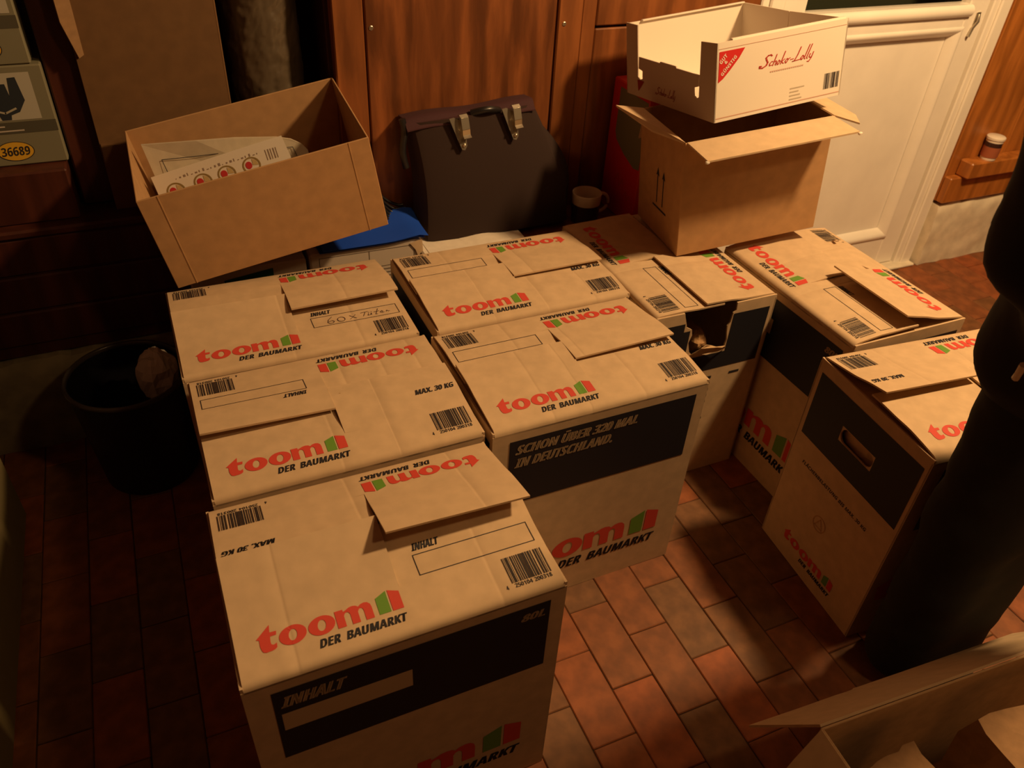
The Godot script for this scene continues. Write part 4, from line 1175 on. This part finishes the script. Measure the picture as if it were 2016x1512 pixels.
func tray():
	var t := thing("display_tray", "white cardboard display tray with red lettering, on the plain carton", "tray")
	posed(t, Vector3(1.31704, 0.87182, -1.61813), 0.00438, -0.13211, 0.09641)
	var l := 0.3512
	var h := 0.1673
	var w := 0.3786
	var zmap := quad_map(Vector3(0, 0, w / 2), Vector3(1, 0, 0), Vector3(0, 1, 0))
	var bmap := quad_map(Vector3(0, 0, -w / 2), Vector3(-1, 0, 0), Vector3(0, 1, 0))
	var xmap := quad_map(Vector3(-l / 2, 0, 0), Vector3(0, 0, 1), Vector3(0, 1, 0))
	var rmap := quad_map(Vector3(l / 2, 0, 0), Vector3(0, 0, -1), Vector3(0, 1, 0))
	var th := 0.003
	var side := PackedVector2Array([Vector2(-l / 2, 0), Vector2(l / 2, 0), Vector2(l / 2, h), Vector2(-l / 2, h)])
	var so := obj("long_side", [[sheet(side, th, zmap), M.white_card]], t)
	obj("long_side", [[sheet(side, th, bmap), M.white_card]], t)
	var hw := w / 2
	var low := PackedVector2Array([Vector2(-hw, 0), Vector2(hw, 0), Vector2(hw, 0.167), Vector2(0.130, 0.164), Vector2(0.128, 0.046), Vector2(0.120, 0.041), Vector2(0.109, 0.046), Vector2(0.107, 0.063), Vector2(0.124, 0.068), Vector2(0.126, 0.093), Vector2(0.036, 0.094), Vector2(0.033, 0.098), Vector2(-0.033, 0.0985), Vector2(-0.036, 0.095), Vector2(-0.130, 0.096), Vector2(-0.132, 0.068), Vector2(-0.114, 0.065), Vector2(-0.114, 0.046), Vector2(-0.124, 0.043), Vector2(-0.135, 0.048), Vector2(-0.136, 0.168), Vector2(-hw, 0.169)])
	var fo := obj("cut_out_front", [[sheet(low, th, xmap), M.grey_card]], t, "low front with display cut-out")
	obj("short_side", [[sheet(PackedVector2Array([Vector2(-hw, 0), Vector2(0.005, 0), Vector2(0.005, h - 0.004), Vector2(-hw, h)]), th, rmap), M.white_card], [sheet(PackedVector2Array([Vector2(0.007, 0), Vector2(hw, 0), Vector2(hw, h), Vector2(0.007, h - 0.004)]), th, rmap), M.white_card]], t)
	obj("tray_floor", [[cbox(Vector3(-l / 2 + th, 0, -hw + th), Vector3(l / 2 - th, th, hw - th), 0.0005), M.white_card]], t)
	for z in [hw - 0.012, -hw + 0.003]: obj("folded_rim", [[cbox(Vector3(-l / 2 + 0.04, h - 0.001, z), Vector3(l / 2 - 0.004, h + 0.003, z + 0.009), 0.001), M.white_card]], t)
	# print on the long side
	var tri := poly2d([[-0.170, 0.149], [-0.104, 0.149], [-0.118, 0.130], [-0.140, 0.108], [-0.158, 0.092], [-0.170, 0.085]])
	var rr := plain(0.60, 0.022, 0.02, 0.5)
	var bits := [[ink(tri, zmap), rr]]
	var wt := PackedVector2Array()
	var place := func(s: String, c: Vector2, wd: float, hg: float, ang: float):
		for p in text2d(s, -wd / 2, wd / 2, -hg / 2, hg / 2, 0.0): wt.append(c + p.rotated(ang))
	place.call("GUT", Vector2(-0.1595, 0.1335), 0.022, 0.0085, 0.77)
	place.call("&", Vector2(-0.1525, 0.1265), 0.007, 0.0075, 0.77)
	place.call("GÜNSTIG", Vector2(-0.1452, 0.1185), 0.050, 0.0095, 0.77)
	bits.append([ink(wt, zmap, 0.001), M.white_card])
	obj("corner_logo", bits, so)
	var sl := script_letters(0.0163)
	for i in sl.size(): sl[i] += Vector2(-0.060, 0.0985)
	for i in sl.size(): sl[i].y = 0.0985 + (sl[i].y - 0.0985) * 0.62
	obj("script_lettering", [[ink(sl, zmap), plain(0.50, 0.05, 0.035, 0.6)]], so)
	var sb := PackedVector2Array()
	for k in 16: sb.append_array(rect2d(-0.032 + k * 0.0058, 0.0845, -0.0280 + k * 0.0058, 0.0875))
	var pink := plain(0.62, 0.36, 0.28, 0.6)
	obj("small_print", [[ink(sb, zmap), pink]], so)
	var gl := PackedVector2Array()
	for k in 4: gl.append_array(rect2d(0.028, 0.038 - k * 0.008, 0.068 - 0.005 * (k * 3 % 4), 0.0405 - k * 0.008))
	obj("small_print", [[ink(gl, zmap), plain(0.5, 0.42, 0.33, 0.6)]], so)
	obj("printed_barcode", [[ink(ean13(0.124, 0.021, 0.167, 0.056, "4001686012345"), zmap), M.ink_black]], so)
	obj("edge_line", [[ink(rect2d(-0.172, 0.0075, 0.172, 0.0095), zmap), pink], [ink(rect2d(-0.172, 0.154, 0.172, 0.155), zmap), pink]], so)
	var s2 := script_letters(0.0095)
	for i in s2.size(): s2[i] = Vector2(s2[i].x - 0.050, s2[i].y * 0.75 + 0.022)
	var dk := plain(0.28, 0.02, 0.02, 0.6)
	obj("script_lettering", [[ink(s2, xmap), dk], [ink(poly2d([[-0.137, 0.041], [-0.104, 0.041], [-0.129, 0.016], [-0.133, 0.014]]), xmap), dk]], fo)

# =====================================================================  alcove, bin
func alcove_things():
	# upright folded carton
	var uc := thing("folded_carton", "large brown folded carton standing upright in the alcove behind the tilted carton", "cardboard", Vector3(0.018, 0.603, -2.0))
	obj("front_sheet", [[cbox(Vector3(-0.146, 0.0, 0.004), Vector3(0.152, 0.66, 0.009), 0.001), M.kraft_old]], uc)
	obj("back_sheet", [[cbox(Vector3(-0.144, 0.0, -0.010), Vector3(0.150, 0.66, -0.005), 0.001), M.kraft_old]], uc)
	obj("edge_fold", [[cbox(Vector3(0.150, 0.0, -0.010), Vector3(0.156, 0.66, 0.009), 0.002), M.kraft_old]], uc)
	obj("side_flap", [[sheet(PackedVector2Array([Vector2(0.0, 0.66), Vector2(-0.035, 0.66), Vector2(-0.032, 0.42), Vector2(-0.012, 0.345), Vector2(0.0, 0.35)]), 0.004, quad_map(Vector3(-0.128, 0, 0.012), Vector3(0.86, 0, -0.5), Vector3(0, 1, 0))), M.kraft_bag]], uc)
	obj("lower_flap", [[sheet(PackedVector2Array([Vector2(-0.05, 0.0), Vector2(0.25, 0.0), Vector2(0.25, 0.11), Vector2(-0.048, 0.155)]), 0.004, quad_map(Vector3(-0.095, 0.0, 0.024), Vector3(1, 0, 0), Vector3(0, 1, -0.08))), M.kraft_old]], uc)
	# bubble wrap roll
	var br := thing("bubble_wrap_roll", "upright roll of shiny bubble wrap leaning in the alcove beside the folded carton", "roll", Vector3(0.277, 0.603, -2.08))
	var b := Buf.new()
	var nu := 132
	var nv := 150
	var cn := FastNoiseLite.new()
	cn.frequency = 1.0
	var cf := FastNoiseLite.new()
	cf.noise_type = FastNoiseLite.TYPE_CELLULAR
	cf.frequency = 2.2
	cf.seed = 3
	var ch := FastNoiseLite.new()
	ch.noise_type = FastNoiseLite.TYPE_CELLULAR
	ch.frequency = 5.5
	ch.seed = 8
	var pt := func(i, j):
		var a: float = TAU * i / nu
		var y: float = 0.72 * j / nv
		var q := Vector3(cos(a), y * 9.0, sin(a))
		var r := 0.092 + 0.0035 * ch.get_noise_3dv(q) + 0.006 * cn.get_noise_3dv(q * 1.2) + 0.006 * cf.get_noise_3dv(q)
		return Vector3(cos(a) * r, y, -sin(a) * r)
	for i in nu:
		for j in nv: b.quad(pt.call(i, j), pt.call(i + 1, j), pt.call(i + 1, j + 1), pt.call(i, j + 1), 1)
	obj("wrap", [[b, M.bubble]], br)
	obj("core_tube", [[lathe([[0.036, 0.70], [0.036, 0.725], [0.03, 0.725], [0.03, 0.70]], 20), M.kraft_dark]], br)
	# two grey hobby boxes
	for k in 2:
		var gb := thing("grey_product_box", ["grey product box with a yellow number oval, lower of two at the upper left", "grey product box at the left edge, stacked on the one with the yellow oval"][k], "box", Vector3(-0.452, 0.723 + 0.215 * k, -2.12), 0.0, "grey product boxes in the alcove")
		var wd := 0.253 - 0.016 * k
		var bo := obj("box_body", [[cbox(Vector3(-0.25, 0, -0.12), Vector3(wd, 0.214, 0.12), 0.003), M.grey_box]], gb)
		var fm := quad_map(Vector3(0, 0, 0.12), Vector3(1, 0, 0), Vector3(0, 1, 0))
		obj("dark_strip", [[ink(rect2d(-0.25, 0.072, wd - 0.002, 0.097), fm), M.grey_dark], [ink(rect2d(0.02, 0.087, 0.15, 0.090), fm, 0.001), M.grey_card], [ink(rect2d(0.02, 0.077, 0.185, 0.080), fm, 0.001), M.grey_card]], bo)
		obj("picture_print", [[ink(rect2d(-0.20, 0.101, 0.226, 0.200), fm), plain(0.48, 0.44, 0.36)], [ink(poly2d([[0.115, 0.163], [0.140, 0.160], [0.157, 0.145], [0.165, 0.178], [0.175, 0.178], [0.178, 0.152], [0.183, 0.190], [0.198, 0.191], [0.204, 0.142], [0.188, 0.118], [0.170, 0.112], [0.168, 0.102], [0.150, 0.102], [0.146, 0.116], [0.115, 0.122], [0.030, 0.133], [0.030, 0.15]]), fm, 0.001), plain(0.02, 0.025, 0.035)], [ink(stroke2d([[0.11, 0.134], [0.16, 0.117], [0.182, 0.126]], 0.004), fm, 0.0014), plain(0.45, 0.40, 0.3)]], bo)
		obj("number_oval", [[ink(ring2d(0.155, 0.033, 0.037, 0.022, 0.035, 0.0205, 0.0, 32), fm), M.ink_black], [ink(ring2d(0.155, 0.033, 0.035, 0.0205, 0.0001, 0.0001, 0.0, 32), fm), M.yellow], [ink(text2d("36689", 0.126, 0.184, 0.023, 0.043, 0.1), fm, 0.001), M.ink_black]], bo)

func bin():
	var c := Vector3(-0.188, 0.0, -1.735)
	var bn := thing("waste_bin", "round black plastic waste bin on the floor left of the moving boxes", "bin", c)
	obj("bucket", [[lathe([[0.001, 0.0, 0], [0.109, 0.0, 0], [0.112, 0.004, 1], [0.134, 0.292, 1]], 40), M.black_plastic], [lathe([[0.130, 0.292, 1], [0.108, 0.01, 1], [0.001, 0.006, 2]], 40), M.black_plastic]], bn)
	obj("rim", [[lathe([[0.134, 0.288, 1], [0.139, 0.292, 1], [0.139, 0.299, 1], [0.135, 0.303, 1], [0.130, 0.300, 1], [0.130, 0.290, 1]], 48), plain(0.06, 0.05, 0.04, 0.25)]], bn)
	var p := obj("crumpled_paper", [[crumple(Vector3.ZERO, Vector3(0.05, 0.075, 0.055), 17, 12), M.white_card]])
	p.position = c + Vector3(0.068, 0.262, -0.02)
	tag(p, "crumpled cream paper with dark print sticking up at the right of the black bin", "paper")
	var q := obj("crumpled_paper", [[crumple(Vector3.ZERO, Vector3(0.05, 0.035, 0.045), 23, 12), M.grey_dark]])
	q.position = c + Vector3(0.005, 0.185, 0.055)
	tag(q, "dull crumpled wad lying low in the middle of the black bin", "paper")

# =====================================================================  person
func smin(a: float, b: float, k: float) -> float:
	var h := maxf(k - absf(a - b), 0.0) / k
	return minf(a, b) - h * h * k * 0.25

func blob(bones: Array, cell: float, k: float, wrinkle := 0.0) -> Buf:      # tapered capsules joined smoothly, meshed as surface nets
	var lo := Vector3(1e9, 1e9, 1e9)
	var hi := -lo
	for b in bones:
		var r := Vector3.ONE * (maxf(b[1], b[3]) + 0.05)
		lo = lo.min(b[0] - r).min(b[2] - r)
		hi = hi.max(b[0] + r).max(b[2] + r)
	var nx := int((hi.x - lo.x) / cell) + 2
	var ny := int((hi.y - lo.y) / cell) + 2
	var nz := int((hi.z - lo.z) / cell) + 2
	var f := PackedFloat32Array()
	f.resize(nx * ny * nz)
	f.fill(0.2)
	for b in bones:
		var a: Vector3 = b[0]; var c: Vector3 = b[2]
		var ra: float = b[1]; var rc: float = b[3]
		var sq: Vector3 = b[4] if b.size() > 4 else Vector3.ONE
		var m := maxf(ra, rc) * 1.3 + 0.06
		var p0 := ((a.min(c) - Vector3.ONE * m - lo) / cell).max(Vector3.ZERO)
		var p1 := ((a.max(c) + Vector3.ONE * m - lo) / cell)
		var ac := (c - a) * sq
		var l2 := maxf(ac.length_squared(), 1e-9)
		for ix in range(int(p0.x), mini(int(p1.x) + 1, nx)):
			for iy in range(int(p0.y), mini(int(p1.y) + 1, ny)):
				for iz in range(int(p0.z), mini(int(p1.z) + 1, nz)):
					var p := (lo + Vector3(ix, iy, iz) * cell - a) * sq
					var t := clampf(p.dot(ac) / l2, 0.0, 1.0)
					var d := (p - ac * t).length() - lerpf(ra, rc, t)
					var id := (ix * ny + iy) * nz + iz
					f[id] = smin(f[id], d, k)
	if wrinkle > 0:
		var ns := FastNoiseLite.new()
		ns.frequency = 5.0
		ns.seed = 9
		for ix in nx:
			for iy in ny:
				for iz in nz:
					var id := (ix * ny + iy) * nz + iz
					if absf(f[id]) < 0.05: f[id] += wrinkle * ns.get_noise_3d(ix * cell, iy * cell * 2.2, iz * cell)
	var vid := {}
	var vs := PackedVector3Array()
	var sx := ny * nz
	for ix in nx - 1:
		for iy in ny - 1:
			for iz in nz - 1:
				var id := ix * sx + iy * nz + iz
				var neg := 0
				var cs := [f[id], f[id + sx], f[id + nz], f[id + sx + nz], f[id + 1], f[id + sx + 1], f[id + nz + 1], f[id + sx + nz + 1]]
				for q in cs:
					if q < 0: neg += 1
				if neg == 0 or neg == 8: continue
				var s := Vector3.ZERO
				var n := 0
				for e in [[0, 1], [2, 3], [4, 5], [6, 7], [0, 2], [1, 3], [4, 6], [5, 7], [0, 4], [1, 5], [2, 6], [3, 7]]:
					var u: float = cs[e[0]]; var w: float = cs[e[1]]
					if (u < 0) != (w < 0):
						var t := u / (u - w)
						var pa := Vector3(e[0] & 1, (e[0] >> 1) & 1, (e[0] >> 2) & 1)
						var pc := Vector3(e[1] & 1, (e[1] >> 1) & 1, (e[1] >> 2) & 1)
						s += pa.lerp(pc, t); n += 1
				vid[id] = vs.size()
				vs.append(lo + (Vector3(ix, iy, iz) + s / n) * cell)
	var b := Buf.new()
	for id in vid:
		for ax in 3:
			var st: int = [sx, nz, 1][ax]
			var u: int = [nz, 1, sx][ax]
			var w: int = [1, sx, nz][ax]
			if (f[id] < 0) == (f[id + st] < 0): continue
			if not (vid.has(id - u) and vid.has(id - w) and vid.has(id - u - w)): continue
			var p := [vs[vid[id]], vs[vid[id - u]], vs[vid[id - u - w]], vs[vid[id - w]]]
			if f[id] < 0: b.quad(p[0], p[1], p[2], p[3], 1)
			else: b.quad(p[3], p[2], p[1], p[0], 1)
	return b

func person():
	var pz := -0.55
	var t := thing("person", "person in a black jacket and dark trousers standing at the right edge", "person", Vector3(1.2, 0, pz))
	var o := Vector3(1.2, 0, pz)
	var P := func(x: float, y: float, z: float) -> Vector3: return Vector3(x, y, z) - o
	# joints
	var a1: Vector3 = P.call(1.215, 0.09, -0.555)
	var k1: Vector3 = P.call(1.195, 0.48, -0.545)
	var h1: Vector3 = P.call(1.165, 0.90, -0.55)
	var a2: Vector3 = P.call(1.29, 0.09, -0.54)
	var k2: Vector3 = P.call(1.29, 0.48, -0.545)
	var h2: Vector3 = P.call(1.265, 0.90, -0.55)
	var pel: Vector3 = P.call(1.205, 0.95, -0.55)
	var ch: Vector3 = P.call(1.130, 1.27, -0.545)
	var nk: Vector3 = P.call(1.100, 1.47, -0.53)
	var hd: Vector3 = P.call(1.090, 1.62, -0.50)
	var s1: Vector3 = P.call(0.905, 1.41, -0.54)
	var e1: Vector3 = P.call(0.972, 1.06, -0.53)
	var w1: Vector3 = P.call(1.090, 0.89, -0.47)
	var s2: Vector3 = P.call(1.270, 1.40, -0.54)
	var e2: Vector3 = P.call(1.370, 1.13, -0.53)
	var w2: Vector3 = P.call(1.280, 0.93, -0.46)
	# continuous body under the clothes
	var bones := [[nk, 0.052, hd, 0.05], [ch, 0.10, nk, 0.055], [pel, 0.11, ch, 0.11, Vector3(0.85, 1, 1.15)], [h1, 0.075, k1, 0.052], [k1, 0.052, a1, 0.038], [h2, 0.075, k2, 0.052], [k2, 0.052, a2, 0.038], [s1, 0.05, e1, 0.04], [e1, 0.04, w1, 0.03], [s2, 0.05, e2, 0.04], [e2, 0.04, w2, 0.03], [hd, 0.085, hd + Vector3(0, 0.05, 0.0), 0.088], [hd + Vector3(0, -0.045, 0.055), 0.035, hd + Vector3(0, -0.01, 0.06), 0.05], [hd + Vector3(0, 0.0, 0.095), 0.012, hd + Vector3(0, -0.03, 0.105), 0.014], [hd + Vector3(0.085, 0.0, 0), 0.014, hd + Vector3(0.087, 0.03, -0.01), 0.016], [hd + Vector3(-0.085, 0.0, 0), 0.014, hd + Vector3(-0.087, 0.03, -0.01), 0.016]]
	obj("body", [[blob(bones, 0.013, 0.03), M.skin]], t)
	obj("hair", [[blob([[hd + Vector3(0, 0.035, -0.012), 0.094, hd + Vector3(0, 0.065, -0.02), 0.094]], 0.012, 0.02, 0.006), M.fleece]], t)
	# jacket
	obj("jacket", [[blob([[pel + Vector3(0.03, -0.10, 0), 0.155, pel + Vector3(0.01, 0.08, 0), 0.150, Vector3(0.80, 1, 1.25)], [pel + Vector3(0.0, 0.08, 0), 0.145, ch, 0.150, Vector3(0.82, 1, 1.25)], [ch, 0.14, nk + Vector3(0, -0.03, 0), 0.085], [s1, 0.075, e1, 0.062], [e1, 0.062, w1, 0.052], [s2, 0.075, e2, 0.062], [e2, 0.062, w2, 0.052], [s1, 0.07, s2, 0.07], [nk + Vector3(0, -0.02, 0), 0.075, nk + Vector3(0, 0.03, 0.0), 0.068]], 0.013, 0.04, 0.008), M.fleece]], t)
	obj("trousers", [[blob([[h1, 0.094, k1, 0.090, Vector3(1, 1, 1.2)], [k1, 0.088, a1 + Vector3(0, -0.01, 0), 0.082, Vector3(1, 1, 1.2)], [h2, 0.094, k2, 0.094, Vector3(1, 1, 1.2)], [k2, 0.092, a2 + Vector3(0, -0.01, 0), 0.086, Vector3(1, 1, 1.2)], [h1, 0.10, h2, 0.10], [pel + Vector3(0, 0.02, 0), 0.11, h1, 0.09], [pel + Vector3(0, 0.02, 0), 0.11, h2, 0.09]], 0.013, 0.03, 0.008), M.jeans]], t)
	for a in [a1, a2]:
		var q: Vector3 = a
		obj("shoe", [[blob([[Vector3(q.x, 0.045, q.z - 0.03), 0.045, Vector3(q.x, 0.040, q.z + 0.06), 0.040], [Vector3(q.x, 0.10, q.z - 0.02), 0.05, Vector3(q.x, 0.05, q.z), 0.045]], 0.011, 0.03), M.fleece]], t)
	# pale cord end at the jacket hem
	obj("cord_end", [[tube([P.call(0.990, 0.895, -0.502), P.call(0.994, 0.880, -0.504), P.call(1.0, 0.866, -0.508)], 0.005, 8), M.ceramic]], t, "small pale cord end")
